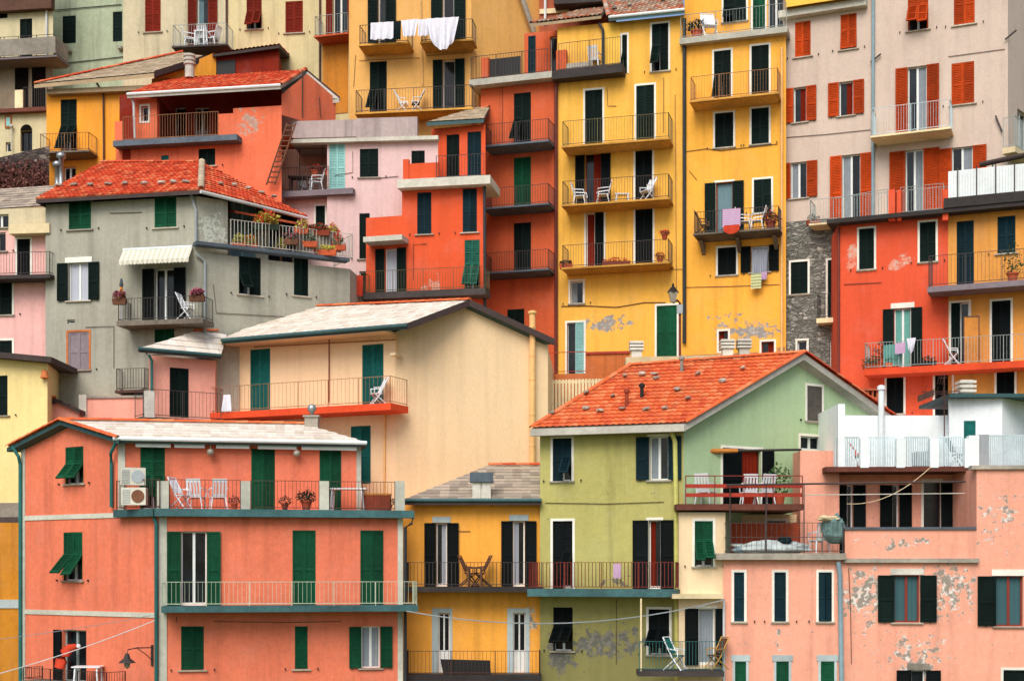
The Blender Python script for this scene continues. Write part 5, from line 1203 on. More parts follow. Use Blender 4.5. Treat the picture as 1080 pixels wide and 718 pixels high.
r_ = roof(h, [[e0, e1, q2, q]], TILE_BEIGE, .16, 'fascia_tan', 'slate', [(e0, q)], rmat=TILE_RED)
v = MB(); v.box(lambda s_, t_, z_: e1+(q2-e1)*s_+V((0, t_, z_)), 0, 1, -.08, .1, -.2, .06); v.obj('verge_board', M['fascia_dark'], r_)
wallbox(h, f, 49, 92, 163, 97, .35, 'fascia_tan', 'soffit')
c = onplane(200, 70, pl); mb = MB(); mb.lathe(c, [(.2, -.5), (.2, .05), (.26, .06), (.26, .14), (.2, .15), (.2, .22), (.26, .23), (.26, .31), (.2, .32), (.2, .39), (.26, .4), (.26, .48), (.1, .52)], 12); mb.obj('chimney', M['concrete_pale'], r_)
sd = Fac((160, 60.9), (228, 62.6), 30, [(162, 84), (228, 55)], POY); h.facs.append(sd)
h.finish(4, capz=zz-.1)
h = House('house', 'dark red walled house end under a thin tile edge between ochre and cream houses', 'house', G(262, 62.5, 30))
f = Fac((226, 62.7), (294, 62.2), 30, [(226, 57), (292, 49)], PDR); h.facs.append(f); a, b = f.at(224, 57, .3), f.at(295, 47.5, .3)
roof(h, [[a, b, b+V((0, 3, .6)), a+V((0, 3, .6))]], TILE_RED, .12, 'fascia_dark', 'coppi'); wallbox(h, f, 226, 64, 248, 90, .04, 'black', 'painted_recess');  # flat black panel paints the dark of a recess onto the wall
h.finish(3, capz=f.prof[0][1]-.1)
# two white flue pipes beside the ochre house
for i, (x, y0, y1, t) in enumerate(((64.5, 168, 192, 'taller curved white flue pipe behind the grey house ridge'), (60.5, 177, 192, 'shorter white flue pipe with a round cap behind the red roof'))):
    mb = MB(); a = G(x, 58, 14+(600-y0)/F*58); b = G(x, 58, 14+(600-y1-12)/F*58); mb.tube([b, a], .1, 10); mb.lathe(a, [(.1, 0), (.19, .05), (.2, .18), (.08, .28)], 10); tag(mb.obj('flue_pipe', M['metal'], smooth=True), t, 'flue pipe')

# ============================================================ top left: cream house with balcony, sage house, cream apartment block
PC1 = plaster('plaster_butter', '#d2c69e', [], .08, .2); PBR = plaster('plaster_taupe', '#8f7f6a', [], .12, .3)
h = House('apartment_building', 'cream and taupe house with a boarded balcony in the top left corner', 'apartment building', G(20, 65, 26))
f = h.fac((-60, 66), (56, 65.2), 26, 14+(600+60)/F*65.6, PC1)
o, z, _, _ = balcony(h, f, -60, 60, 61.5, 68, 1.3, None, 0, 'slab_mauve', taper=True); 
u = f.uz(-2, 50, 1.3)
mb = MB(); mb.box(lambda a, b, c: f.pt(a, b, c), 0, f.uz(58, 50, 1.3)[0], 1.22, 1.27, z+.1, z+.85); mb.box(lambda a, b, c: f.pt(a, b, c), f.uz(58, 50, 1.3)[0]-.06, f.uz(58, 50, 1.3)[0], 0, 1.2, z+.1, z+.85); mb.obj('balcony_board', M['concrete'], o)
rm = MB(); railing(rm, [f.pt(0, 1.15, z), f.pt(f.uz(57, 50, 1.2)[0], 1.15, z)], 1.0, .8, .02); rm.obj('railing', M['rail_dark'], o)
win(h, f, 21, 20, 34, 58, 'c', 'green_dark', door=True, zb=z); win(h, f, -14, 8, 8, 20, 'n', sill=False); fpipe(h, f, [(49, -10), (49, 62)], .05, 'pipe_white', .08)
wallbox(h, f, -60, -30, 54, 12, .35, 'wood_brown', 'loggia_screen'); 
fl = Fac((-60, 64.9), (56, 64.2), 26, (20, 120), PC1); h.facs.append(fl)
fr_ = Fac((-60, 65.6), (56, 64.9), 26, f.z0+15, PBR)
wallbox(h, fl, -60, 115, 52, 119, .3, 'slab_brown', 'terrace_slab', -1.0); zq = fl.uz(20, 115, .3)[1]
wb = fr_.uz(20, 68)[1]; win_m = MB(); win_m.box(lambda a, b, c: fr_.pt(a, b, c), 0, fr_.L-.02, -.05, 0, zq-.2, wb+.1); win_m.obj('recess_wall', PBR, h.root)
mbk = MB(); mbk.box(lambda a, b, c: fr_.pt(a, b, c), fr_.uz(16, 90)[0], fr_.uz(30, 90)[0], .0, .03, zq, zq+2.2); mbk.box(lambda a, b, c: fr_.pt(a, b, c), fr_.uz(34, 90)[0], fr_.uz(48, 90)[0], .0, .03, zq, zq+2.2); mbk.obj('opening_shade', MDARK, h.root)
rm = MB(); railing(rm, [fl.pt(fl.uz(25, 110, .2)[0], .2, zq), fl.pt(fl.uz(50, 110, .2)[0], .2, zq)], 1.0, .1, .012); rm.obj('railing', M['rail_dark'], h.root); wallbox(h, fl, 15.5, 95, 24, 115, .2, 'slab_cream', 'terrace_pillar', .05)
win(h, fl, 21.5, 138, 34, 160, 'n', door=True, frame='black', pane=True); win(h, fl, 6, 150, 12, 160, 'n', sill=False)
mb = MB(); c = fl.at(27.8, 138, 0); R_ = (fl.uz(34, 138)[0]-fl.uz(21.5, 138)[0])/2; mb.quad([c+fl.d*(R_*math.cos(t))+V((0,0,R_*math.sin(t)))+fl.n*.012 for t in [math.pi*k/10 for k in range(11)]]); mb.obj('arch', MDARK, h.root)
wallbox(h, fl, 5, 122, 12, 135, .05, 'trim_brown', 'shrine_frame'); wallbox(h, fl, 6.5, 124, 10.5, 133, .07, 'teal_light', 'shrine_picture', .052)
mb = MB(); c = fl.at(12, 135, .15); mb.tube([c, c-V((0,0,1.0))], .03, 6); mb.lathe(c, [(.06, 0), (.1, .08), (.03, .16)], 8); mb.obj('wall_lamp', M['concrete_pale'], h.root)
h.finish(4, capz=28); 
wr = House('retaining_wall', 'dark overgrown stone retaining wall at the left edge', 'wall', G(20, 60, 20)); fw = wr.fac((-60, 60.2), (52, 60.0), 20, [(-60, 172), (52, 153)], ROCKM)
fw.prof = [(0, fw.uz(-60, 180)[1]), (fw.L, fw.uz(51, 154)[1])]; wr.finish(3, capz=28)
iv = MB()
for i in range(3500):
    x = random.uniform(-30, 50); y = random.gauss(190, 12); 
    if y < 168 or random.random() < .3*abs(math.sin(x*.4)): continue
    p = fw.at(x, y, random.uniform(.03, .35)); s = random.uniform(.05, .11); t = V((random.uniform(-1, 1), random.uniform(-.5, .5), random.uniform(-1, 1))).normalized()*s; q = V((random.uniform(-1, 1), random.uniform(-.6, .2), random.uniform(-1, 1))).normalized()*s
    iv.quad([p, p+t, p+t+q, p+q])
tag(iv.obj('ivy', M['leaf_dry']), 'dark reddish creeper spread over the stone retaining wall', 'ivy', kind='stuff')
PSG = plaster('plaster_sage', '#acb89c', [], .14, .4, peelcol='#8f9080')
h = House('apartment_building', 'sage green weathered house with two dark shuttered windows, upper left', 'apartment building', G(90, 67, 28))
f = h.fac((54, 67.4), (132, 66.8), 28, 14+(600+60)/F*67, PSG); win(h, f, 66, 17, 80, 46, 'c', 'green_dark', sill=False); win(h, f, 119, 12.5, 129, 44, 'c1', 'green_dark', sill=False)
fpipe(h, f, [(57, 11), (128, 5)], .02, 'iron', .04, 'cable'); fpipe(h, f, [(59, 68), (130, 60)], .02, 'iron', .04, 'cable')
for x, y in ((73, 54), (127, 51)):
    mb = MB(); mb.lathe(f.at(x, y, .1), [(.03, -.12), (.13, -.05), (.13, .05), (.03, .12)], 10); mb.obj('wall_lamp', M['bulb'], h.root)
h.finish(4)
PCB = plaster('plaster_ivory', '#cdc1a0', [], .10, .35); PCB2 = plaster('plaster_ivory_light', '#d2c394', [], .08, .3)
h = House('apartment_building', 'ivory apartment house with dark red shutters, top left of centre', 'apartment building', G(200, 65, 28))
f = h.fac((130, 65.6), (240, 65.0), 28, 14+(600+60)/F*65.4, PCB); f2 = h.fac((240, 65.0), (338, 64.4), 28, f.prof[0][1], PCB2)
RD = 'red_dark'
win(h, f, 153, -6, 169.5, 34, 'c', RD); o, z, _, _ = balcony(h, f, 181, 239, 47.5, 53, 1.0, 25, None, 'slab_dark', 'rail_grey', (1, 1), .12, .008)
win(h, f, 208, -3, 220, 47, 'o', RD, door=True, zb=z, lw=.42, curtain=('curtain_blue', 'l')); win(h, f2, 260, -4, 276, 31, 't', RD, tilt=30); win(h, f2, 301, 1.5, 319.5, 35, 'c', RD)
fpipe(h, f, [(239, -10), (239, 54)], .05, 'iron_brown', .06)
P3 = plaster('plaster_honey_shadow', '#c9822e', [], .1, .3)
f3 = h.fac((338, 64.4), (370, 64.0), 28, f.prof[0][1], PCB2); balcony(h, f3, 331, 367, 36, 42, .9, 15, None, 'slab_red' if 0 else 'terracotta', 'rail_grey', (1, 1), .11, .008); win(h, f3, 351, -8, 367, 36, 'o', RD, door=True, lw=.3)
wallbox(h, f3, 340, 43, 367, 120, .03, P3, 'wall_panel'); fpipe(h, f3, [(337.5, -10), (337.5, 85)], .05, 'iron_brown', .06)  # darker ochre panel: the wall's shadow is painted into its colour
h.finish(4); ivory = dict(f=f, z=z)

# alley parapet between the tan house and the tall yellow house
PAR = plaster('plaster_rust', '#c06a38', [], .14, .3)
h = House('parapet_wall', 'rust coloured parapet wall in front of the pale yellow house door', 'wall', G(625, 56.8, 18))
f = h.fac((618, 56.7), (664, 56.4), 18, (640, 372), PAR); wallbox(h, f, 618, 370.5, 664, 373, .06, 'wood_red', 'coping', -.25); fw2 = h.fac((577, 57.0), (618, 56.7), 18, (600, 394), PAR)
rm = MB(); a_, b_ = fw2.at(578, 394, -.05), fw2.at(618, 394, -.05); b_.z = a_.z; railing(rm, [a_, b_], .85, .6, .012, top=.02); rm.obj('railing', M['wood_red'], h.root)
h.finish(.4)
h = House('fence', 'cream slatted fence in front of the rust coloured parapet', 'fence', G(600, 55, 18))
f = Fac((575, 55.4), (645, 55.0), 18, (600, 400), PT); mb = MB(); z1 = f.prof[0][1]
n = int(f.L/.13)
for i in range(n): mb.box(lambda a, b, c: f.pt(a, b, c), i*.13, i*.13+.09, 0, .03, z1-1.3, z1)
mb.box(lambda a, b, c: f.pt(a, b, c), 0, f.L, -.05, -.0, z1-.15, z1-.05); mb.obj('slats', M['slab_cream'], h.root); mb = MB(); mb.box(lambda a, b, c: f.pt(a, b, c), 0, f.L, -.4, 0.05, z1-4, z1-1.3); mb.obj('base', M['concrete'], h.root)
h = House('roof_ledge', 'low cream ledge wall with two ribbed chimneys behind the orange roof ridge', 'wall', G(720, 54.5, 18))
f = h.fac((660, 55.2), (830, 54.4), 18, (740, 375), plaster('plaster_ledge', '#cbb48e', [], .1, .2)); h.finish(1.5)
for x, y, w, t in ((671, 360, .3, None), (767, 357, .3, None), (784.5, 358, .3, None)):
    mb = MB(); c = f.at(x, 376, -.4); c.z = f.prof[0][1]
    mb.box(lambda a, b, z_: c+V((a, b, z_)), -.2, .2, -.2, .2, -.1, .28)
    for k in range(3): mb.box(lambda a, b, z_: c+V((a, b, z_)), -.27, .27, -.27, .27, .3+k*.13, .38+k*.13)
    mb.box(lambda a, b, z_: c+V((a, b, z_)), -.16, .16, -.16, .16, .28, .66); mb.obj('chimney', M['concrete_pale'], h.root)
# ============================================================ loose things
def spot(fc, px, z, out): 
    u = fc.uz(px, 300, out)[0]; return fc.pt(u, out, z)
def chair_proto(loc, rz, label, grp):
    t = empty('plastic_chair', loc, label, 'chair', grp, rz); W[t.name] = V((0,0,0))
    B = lambda *a: None
    m = MB(); m.box(IDM, -.23, .23, -.22, .22, .40, .43); m.box(IDM, -.23, .23, -.235, -.22, .36, .43); m.obj('seat', M['plastic_white'], t, V((0,0,.4)))
    m = MB(); bk = lambda x, y, z: V((x, y+(z-.43)*.28, z))
    for i in range(5): x = -.2+i*.1; m.box(bk, x-.03, x+.03, .2, .222, .43, .9)
    m.box(bk, -.23, .23, .198, .226, .86, .98); m.box(bk, -.23, .23, .198, .226, .43, .5); m.obj('backrest', M['plastic_white'], t, V((0,.2,.43)))
    for sx in (-1, 1):
        for sy in (-1, 1):
            m = MB(); m.tube([(sx*.2, sy*.19, .4), (sx*.26, sy*.26, 0)], .028, 4, rr=[.032, .02]); m.obj('leg', M['plastic_white'], t, V((sx*.2, sy*.19, 0)))
        m = MB(); m.tube([(sx*.25, -.24, .42), (sx*.27, -.2, .63), (sx*.27, .05, .66), (sx*.24, .28, .68)], .028, 4); m.obj('armrest', M['plastic_white'], t, V((sx*.25, 0, .6)))
    return t
cf = coral['ff']; zT = coral['zT']
ch = chair_proto(spot(cf, 230, zT, -.7), R(200), 'white high backed plastic chair on the coral terrace beside the terracotta pot', 'white plastic chairs')
def chair(fc, px, z, out, rz, label, sc=1.0): return dup(ch, spot(fc, px, z, out), fc.rz+R(rz), label, None, sc)
chair(cf, 207, zT, -.8, 165, 'white plastic chair behind the folded deck chair on the coral terrace')
chair(yellowA['f'], 612, yellowA['z2'], .5, 90, 'left white garden chair by the red curtain on the pale yellow house'); chair(yellowA['f'], 636, yellowA['z2'], .5, -80, 'white garden chair right of the red curtained door')
chair(yellowB['f'], 785, yellowB['z2'], .55, 100, 'white chair beside the pink towel on the deep yellow house'); chair(yellowB['f'], 799, yellowB['z2'], .55, -90, 'white chair below the half open shutter on the deep yellow house')
chair(ivory['f'], 200, ivory['z'], .5, 110, 'left white chair on the ivory apartment balcony'); chair(ivory['f'], 215, ivory['z'], .55, 180, 'middle white chair on the ivory apartment balcony'); chair(ivory['f'], 224, ivory['z'], .5, -100, 'right white chair on the ivory apartment balcony')
cz = cream['zs']
chair(cream['f'], 744, cz, -.5, 150, 'left white chair behind the red slats of the cream terrace'); chair(cream['f'], 790, cz, -.8, 180, 'middle white chair behind the red slats of the cream terrace'); chair(cream['f'], 806, cz, -.8, 200, 'right white chair behind the red slats by the potted plant')
chair(salmon['f1'], 864, salmon['zS'], -.9, 200, 'white chair on the cluttered salmon terrace beside the covered bundle')
chair(lilac['fl'], 333, lilac['zt'], .0, -60, 'white chair on the lilac house terrace')
chair(lilac['fl'], 322, lilac['zt'], -.6, 40, 'white chair farther back on the lilac house terrace')
chair(tower['f'], 628, tower['T'], .0, 170, 'white chair on the top terrace under the old tile roof', .95)
# folding deck chairs: crossed frame, sling, slatted back
def deck(loc, rz, label, seatm='plastic_white', fr='plastic_white', sc=1.0, name='folding_chair'):
    t = empty(name, loc, label, 'folding chair', 'folding chairs', rz); W[t.name] = V((0,0,0)); t.scale = (sc,)*3
    m = MB()
    for sx in (-.24, .24): m.tube([(sx, -.3, 0), (sx, .02, .42), (sx, .3, 1.0)], .022, 5); m.tube([(sx*.9, .3, 0), (sx*.9, -.2, .44)], .022, 5)
    m.tube([(-.24, .3, 1.0), (.24, .3, 1.0)], .02, 5); m.tube([(-.24, -.3, .02), (.24, -.3, .02)], .018, 5); m.obj('frame', M[fr], t, V((0,0,0)))
    m = MB(); m.box(lambda x, y, z: V((x, y+(z-.44)*.5, z)), -.22, .22, .03, .05, .5, .96); m.obj('backrest', M[seatm], t, V((0,0,.5)))
    m = MB(); m.box(IDM, -.22, .22, -.22, .1, .42, .45); m.obj('seat', M[seatm], t, V((0,0,.42)))
    for sx in (-.25, .25): m = MB(); m.tube([(sx, -.22, .62), (sx, .16, .66)], .022, 4); m.tube([(sx, -.2, .44), (sx, -.2, .62)], .016, 4); m.obj('armrest', M[fr], t, V((sx,0,.6)))
    return t
deck(spot(cf, 190, zT, -.35), R(75), 'folded white deck chair crossing its legs on the coral terrace')
deck(spot(tan['l'], 399, tan['zb'], .5), R(-70), 'small white folding chair before the tan house shutter')
deck(spot(grey['f'], 196, grey['zb'], .55), R(80), 'white folding chair on the balcony beneath the striped awning')
deck(spot(yellowA['f'], 683, yellowA['z2'], .5), R(-60), 'white folding chair at the right end of the pale yellow middle balcony')
deck(spot(yellowB['f'], 748, yellowB['zt'], -.1), R(10), 'white high folding chair on the roof terrace of the deep yellow house', sc=1.15)
deck(spot(honey['f'], 424, honey['z1'], .5), R(80), 'pale folding chair left on the honey coloured balcony'); deck(spot(honey['f'], 440, honey['z1'], .5), R(-80), 'folding chair in the middle of the honey coloured balcony', 'wood_brown')
deck(spot(yellowB['f'], 741, yellowB['z2'], .5), R(70), 'reclining chair with a sandy cushion on the deep yellow balcony', 'tan_cloth', 'wood_brown')
deck(spot(cream['f'], 712, 10.9, .6), R(60), 'teal garden chair on the lowest balcony by the olive house', 'green_teal', 'plastic_white'); deck(spot(cream['f'], 756, 10.9, .4), R(-70), 'chair with a brass gleam below the cream ledge', 'wood_brown', 'brass')
deck(spot(amber['f'], 494, amber['zb'], .5), R(80), 'brown folding chair left of its twin on the amber balcony', 'wood_brown', 'wood_brown'); deck(spot(amber['f'], 508, amber['zb'], .5), R(-80), 'brown folding chair right of its twin on the amber balcony', 'wood_brown', 'wood_brown')
deck(spot(white['sl'], 1008, white['zw'], -.8), R(90), 'white folding chair behind the white terrace railing', 'plastic_grey')
deck(spot(scarlet['whole'], 1004, scarlet['zb2'], .5), R(70), 'reclined chair on the scarlet house lower balcony', 'terracotta_dark', 'plastic_white')
# tables
def table(loc, w, d, hgt, label, mat='plastic_white', rz=0):
    t = empty('table', loc, label, 'table', None, rz); W[t.name] = V((0,0,0))
    m = MB(); m.box(IDM, -w/2, w/2, -d/2, d/2, hgt-.04, hgt); m.obj('tabletop', M[mat], t, V((0,0,hgt)))
    for sx in (-1, 1):
        for sy in (-1, 1): m = MB(); m.tube([(sx*w*.38, sy*d*.4, hgt-.04), (sx*w*.42, sy*d*.44, 0)], .035, 5); m.obj('leg', M[mat], t, V((sx*w*.4, sy*d*.4, 0)))
    return t
table(spot(cf, 367, zT, -.45), 1.25, .7, .72, 'white plastic table at the right end of the coral terrace')
table(spot(coral['fs'], 93, 10.31, .45), .9, .6, .62, 'white slatted table on the lower left coral balcony')
table(spot(yellowA['f'], 656, yellowA['z2'], .5), .6, .4, .4, 'low white table between chairs on the pale yellow middle balcony')
table(spot(amber['f'], 501, amber['zb'], .7), .5, .4, .62, 'small brown table between the two brown chairs', 'wood_brown')
table(spot(lilac['fl'], 316, lilac['zt'], -.1), .9, .6, .7, 'dark table on the lilac house terrace', 'iron_brown')
table(spot(ivory['f'], 211, ivory['z'], .75), .5, .35, .7, 'small white table among the chairs of the ivory balcony')
# air conditioners
def aircon(loc, rz, label):
    t = empty('air_conditioner', loc, label, 'air conditioner', 'air conditioning units on the coral terrace', rz); W[t.name] = V((0,0,0))
    m = MB(); m.box(IDM, -.38, .38, -.15, .15, 0, .54); m.obj('casing', M['metal_cream'], t, V((0,0,0)))
    m = MB(); m.tube([(.14, -.152, .27), (.14, -.17, .27)], .2, 20); m.obj('fan_guard', M['wood_brown'] if 'lower' in label else M['plastic_grey'], t, V((.14,-.15,.27)))
    m = MB()
    for i in range(9): m.box(IDM, -.34, -.1, -.165, -.151, .05+i*.05, .065+i*.05)
    m.obj('louvre', M['plastic_grey'], t, V((-.2,-.16,.05)))
aircon(spot(cf, 142, zT+.12, -.25), R(0), 'lower cream air conditioning unit with a round brown fan'); aircon(spot(cf, 140, zT+.74, -.35), R(18), 'upper silver air conditioning unit stacked above its twin')
# plants
def plant(loc, r, label, pot='terracotta', leafm='leaf', flower=None, hgt=None, trough=None, grp='potted plants on the balconies', n=170, name='potted_plant'):
    t = empty(name, loc, label, 'plant', grp); W[t.name] = V((0,0,0)); hgt = hgt or r*1.5
    m = MB(); pw = r*.55
    if trough: m.hexa([(-trough/2, -.09, 0), (trough/2, -.09, 0), (trough/2, .09, 0), (-trough/2, .09, 0), (-trough/2-.03, -.12, .2), (trough/2+.03, -.12, .2), (trough/2+.03, .12, .2), (-trough/2-.03, .12, .2)])
    else: m.lathe((0,0,0), [(pw*.7, 0), (pw, pw*1.5), (pw*1.15, pw*1.5), (pw*1.15, pw*1.8), (pw*.9, pw*1.8)], 12)
    m.obj('pot', M[pot], t, V((0,0,0))); zp = .2 if trough else pw*1.7
    for mat, cnt, nm in ((leafm, n, 'foliage'),) + (((flower, n//2, 'flowers'),) if flower else ()):
        m = MB()
        for i in range(cnt):
            a = random.uniform(0, 6.28); q = random.random()**.5; rx = (trough/2 if trough else r)
            p = V((rx*q*math.cos(a), r*q*math.sin(a)*.8, zp+hgt*random.random()*(1-.5*q)+(.03 if nm == 'flowers' else 0)))
            s = r*random.uniform(.14, .3)
            e1 = V((random.uniform(-1, 1), random.uniform(-1, 1), random.uniform(-.3, 1))).normalized()*s; e2 = V((random.uniform(-1, 1), random.uniform(-1, 1), random.uniform(-1, .6))).normalized()*s*.6
            m.quad([p, p+e1*.5+e2, p+e1, p+e1*.5-e2])
        m.obj(nm, M[mat], t, V((0,0,zp)))
    return t
pl_ = plant
pl_(spot(cf, 247, zT, -.3), .2, 'terracotta pot of dry leaves beside the white chairs on the coral terrace', leafm='leaf_dry')
pl_(spot(cf, 300.5, zT, -.1), .2, 'small round dark shrub in a pot left of its wider neighbour', 'terracotta_dark', 'leaf_dark'); pl_(spot(cf, 323, zT, -.1), .3, 'wide dark shrub in a pot on the coral terrace', 'terracotta_dark', 'leaf_dark', n=260)
pl_(spot(cf, 410, zT, -.2), .2, 'dark plant in a pot between the red planter and the end pillar', 'terracotta', 'leaf_dry')
r = grey['r']
pl_(spot(r, 281, grey['zt']+.75, .2), .42, 'large yellow and red flower trough on the grey house terrace', 'leaf_dark', 'leaf_yellow', 'petal_red', .6, .9, 'flower troughs on the grey house terrace', 380)
pl_(spot(r, 318, grey['zt']+.75, .2), .3, 'loose yellow flower trough in the middle of the grey house terrace', 'terracotta', 'leaf_yellow', 'petal_pink', .4, .5, 'flower troughs on the grey house terrace', 240)
pl_(spot(r, 336, grey['zt']+.75, .3), .28, 'bright red flower trough on the grey house terrace', 'terracotta_dark', 'leaf', 'petal_red', .28, .8, 'flower troughs on the grey house terrace', 320)
pl_(spot(r, 351, grey['zt']+.75, .2), .28, 'yellow flower trough at the right end of the grey house terrace', 'terracotta_dark', 'leaf_yellow', 'petal_red', .4, .4, 'flower troughs on the grey house terrace', 200)
pl_(spot(r, 343, grey['zt'], .42), .3, 'low trailing yellow plant under the red flower trough', 'terracotta', 'leaf_yellow', None, .2, .8, n=200)
for x_, t_, fl_ in ((252, 'first trailing plant behind the left rails of the grey house terrace', None), (264, 'bushy plant left of the large yellow red trough', 'petal_red'), (296, 'green plant between the two yellow troughs of the grey terrace', None), (307, 'low yellow plant below the loose yellow trough', 'petal_pink'), (327, 'leafy plant at the base of the parapet under the red flowers', None), (357, 'small plant hanging at the far right corner of the grey terrace', 'petal_red')):
    pl_(spot(r, x_, grey['zt']+(.0 if x_ < 300 else .25), -.05 if x_ < 300 else .42), (.3 if x_ < 300 else .24), t_, 'terracotta' if x_ % 3 == 0 else 'wood_brown', 'leaf' if x_ % 2 else 'leaf_yellow', fl_, .45, .5, 'flower troughs on the grey house terrace', 170)
f = grey['f']
pl_(spot(f, 126, grey['zb']+.6, .98), .3, 'dried reddish plant at the left rail end under the striped awning', 'wood_brown', 'leaf_dry', 'petal_pink', .35, .45, n=240); pl_(spot(f, 208, grey['zb']+.6, .98), .32, 'dried reddish plant at the right rail end under the striped awning', 'wood_brown', 'leaf_dry', 'petal_pink', .3, .5, n=260)
f = yellowA['f']
pl_(spot(f, 597, yellowA['z3'], .7), .28, 'terracotta bowl at the left end of the lowest pale yellow balcony', 'terracotta', 'leaf_dry', None, .2, .5); pl_(spot(f, 650, yellowA['z3'], .7), .25, 'long red flower trough in the middle of the lowest pale yellow balcony', 'terracotta_dark', 'petal_red', None, .2, 1.1); pl_(spot(f, 696, yellowA['z3'], .7), .22, 'terracotta pot right of the closed shutter on the lowest pale yellow balcony', 'terracotta', 'leaf_dry', 'petal_red', .3); pl_(spot(f, 701, yellowA['z3']+.9, 1.0), .22, 'dark red flowers on the rail end of the lowest pale yellow balcony', 'terracotta_dark', 'leaf_dry', 'petal_red', .2)
f = yellowB['f']; pl_(spot(f, 813, yellowB['z2'], .6), .35, 'reddish leafy pot at the right end of the laundry balcony', 'terracotta_dark', 'leaf_dry', 'petal_red', .5, n=240); pl_(spot(f, 735, yellowB['zt'], -.1), .4, 'dark potted shrub on the roof terrace of the deep yellow house', 'terracotta', 'leaf_dark', None, .6, n=260)
f = scarlet['whole']; z = scarlet['zb2']
pl_(spot(f, 919, z, .8), .32, 'leafy pot at the far left of the lower scarlet balcony', 'terracotta', 'leaf', None, .3, .6); pl_(spot(f, 929, z, .7), .3, 'tall dark plant next to the left railing of the lower scarlet balcony', 'terracotta', 'leaf_dark', None, .9, n=220); pl_(spot(f, 941, z, .8), .25, 'low green plant before the teal drape', 'terracotta', 'leaf', None, .3, .5); pl_(spot(f, 978, z, .8), .25, 'dark trough of leaves right of the teal drape', 'black', 'leaf_dark', None, .25, .6)
pl_(spot(f, 1068, scarlet['zb'], .7), .35, 'tall spindly green plant in a red pot on the upper scarlet balcony', 'terracotta', 'leaf', None, 1.3, n=150)
pl_(spot(cream['f'], 821, cz, -1.0), .4, 'tall leafy green plant behind the red slatted balcony', 'terracotta', 'leaf', None, 1.2, n=260)
pl_(spot(lilac['fl'], 332, lilac['zt']+.7, -.2), .28, 'reddish plant on the lilac house terrace table', 'terracotta', 'leaf_dry', 'petal_red', .3); pl_(spot(lilac['fl'], 345, lilac['zt']+.6, .3), .14, 'small red flower pot beside the pale teal shutter', 'terracotta', 'petal_red', None, .15)
pl_(spot(mauve['f'], 858, mauve['z2'], .6), .22, 'pair of round dark shrubs on the long mauve balcony', 'terracotta_dark', 'leaf_dark', None, .3, .5)
# red planter and screen on coral terrace
mb = MB(); c = spot(cf, 398, zT, -.3); mb.box(lambda x, y, z: c+V((x, y, z)), -.42, .42, -.2, .2, .02, .5); 
for i in range(9): mb.box(lambda x, y, z: c+V((x, y, z)), -.42+i*.1, -.4+i*.1, -.215, -.2, .05, .5)
o = mb.obj('planter_box', M['terracotta_dark']); tag(o, 'dark red slatted planter box at the right end of the coral terrace', 'planter'); mb = MB(); mb.box(lambda x, y, z: c+V((x, y, z)), -.44, .44, -.22, .22, .5, .56); mb.obj('rim', M['wood_orange'], o)
mb = MB(); c = spot(amber['f'], 487, amber['zb3'], .55)
mb.hexa([c+V(p) for p in ((-.6,-.02,.02),(.95,-.02,.02),(.95,.02,.02),(-.6,.02,.02),(-.7,-.02,.5),(.92,-.02,.46),(.92,.02,.46),(-.7,.02,.5))]); tag(mb.obj('solar_panel', M['black']), 'black flat panel leaning inside the lowest amber balcony', 'panel')
# laundry
def cloth(p0, p1, drop, mat, label, waves=3, amp=.05, skew=0.0, sag=0.0, round_=0.0, cat='laundry', name='hanging_cloth', grp=None):
    mb = MB(); n, m = 14, 8; p0, p1 = V(p0), V(p1); d = (p1-p0); nn = V((d.y, -d.x, 0)).normalized()
    def q(i, j):
        s, t = i/n, j/m; e = 1-round_*(2*s-1)**2
        return p0+d*s+V((0,0,-drop*t*e-sag*math.sin(math.pi*s)*(1-t)))+nn*(amp*math.sin(s*math.pi*2*waves+t)*(.3+t)+.01)+d*(skew*t*(1-2*s))
    for i in range(n):
        for j in range(m): mb.quad([q(i, j), q(i, j+1), q(i+1, j+1), q(i+1, j)], 0, [(i/n, j/m), (i/n, (j+1)/m), ((i+1)/n, (j+1)/m), ((i+1)/n, j/m)])
    o = mb.obj(name, M[mat], smooth=True); tag(o, label, cat, grp); return o
hf = honey['f']; L = 'white laundry on the honey coloured house'
a = lambda x, y, o=1.25: hf.at(x, y, o)
cloth(a(391, 24.5), a(415, 23), .72, 'cloth_white', 'white cloth pegged out leftmost on the honey house line', grp=L); cloth(a(415.5, 23), a(423, 22), .8, 'cloth_dark', 'dark cloth hanging between the two leftmost white cloths on the line'); cloth(a(423, 22), a(441, 20), .7, 'cloth_white', 'small white cloth hanging right of the dark gap on the line', skew=.15, grp=L)
cloth(a(441, 21), a(455, 20), .7, 'cloth_white', 'narrow white cloth tucked behind the big sheet', grp=L); cloth(a(450, 20, 1.35), a(484, 18, 1.35), 1.35, 'cloth_white', 'large white sheet drooping in folds, rightmost on the line', 4, .08, .12, 0, .35, grp=L)
yf = yellowB['f']
cloth(yf.at(762, 221, 1.1), yf.at(781, 219.5, 1.1), .72, 'cloth_pink', 'lilac pink striped towel over the deep yellow balcony rail', 2, .02); cloth(yf.at(763, 238, 1.12), yf.at(780, 236.5, 1.12), .36, 'cloth_red', 'red cloth hanging below the lilac pink towel', 2, .02, round_=.4)
cloth(yf.at(793, 264, .12), yf.at(810, 263, .12), 1.35, 'curtain_lace', 'long pale lace curtain blown out of the low deep yellow window', 4, .05, .08, 0, .2)
cloth(yf.at(792, 289, .3), yf.at(803, 288, .3), .6, 'cloth_green', 'green and cream striped towel hanging below the curtained window', 2, .03); cloth(yf.at(803, 287, .3), yf.at(809, 286.5, .3), .3, 'cloth_pink', 'small pale towel right of the green striped towel', 2, .03)
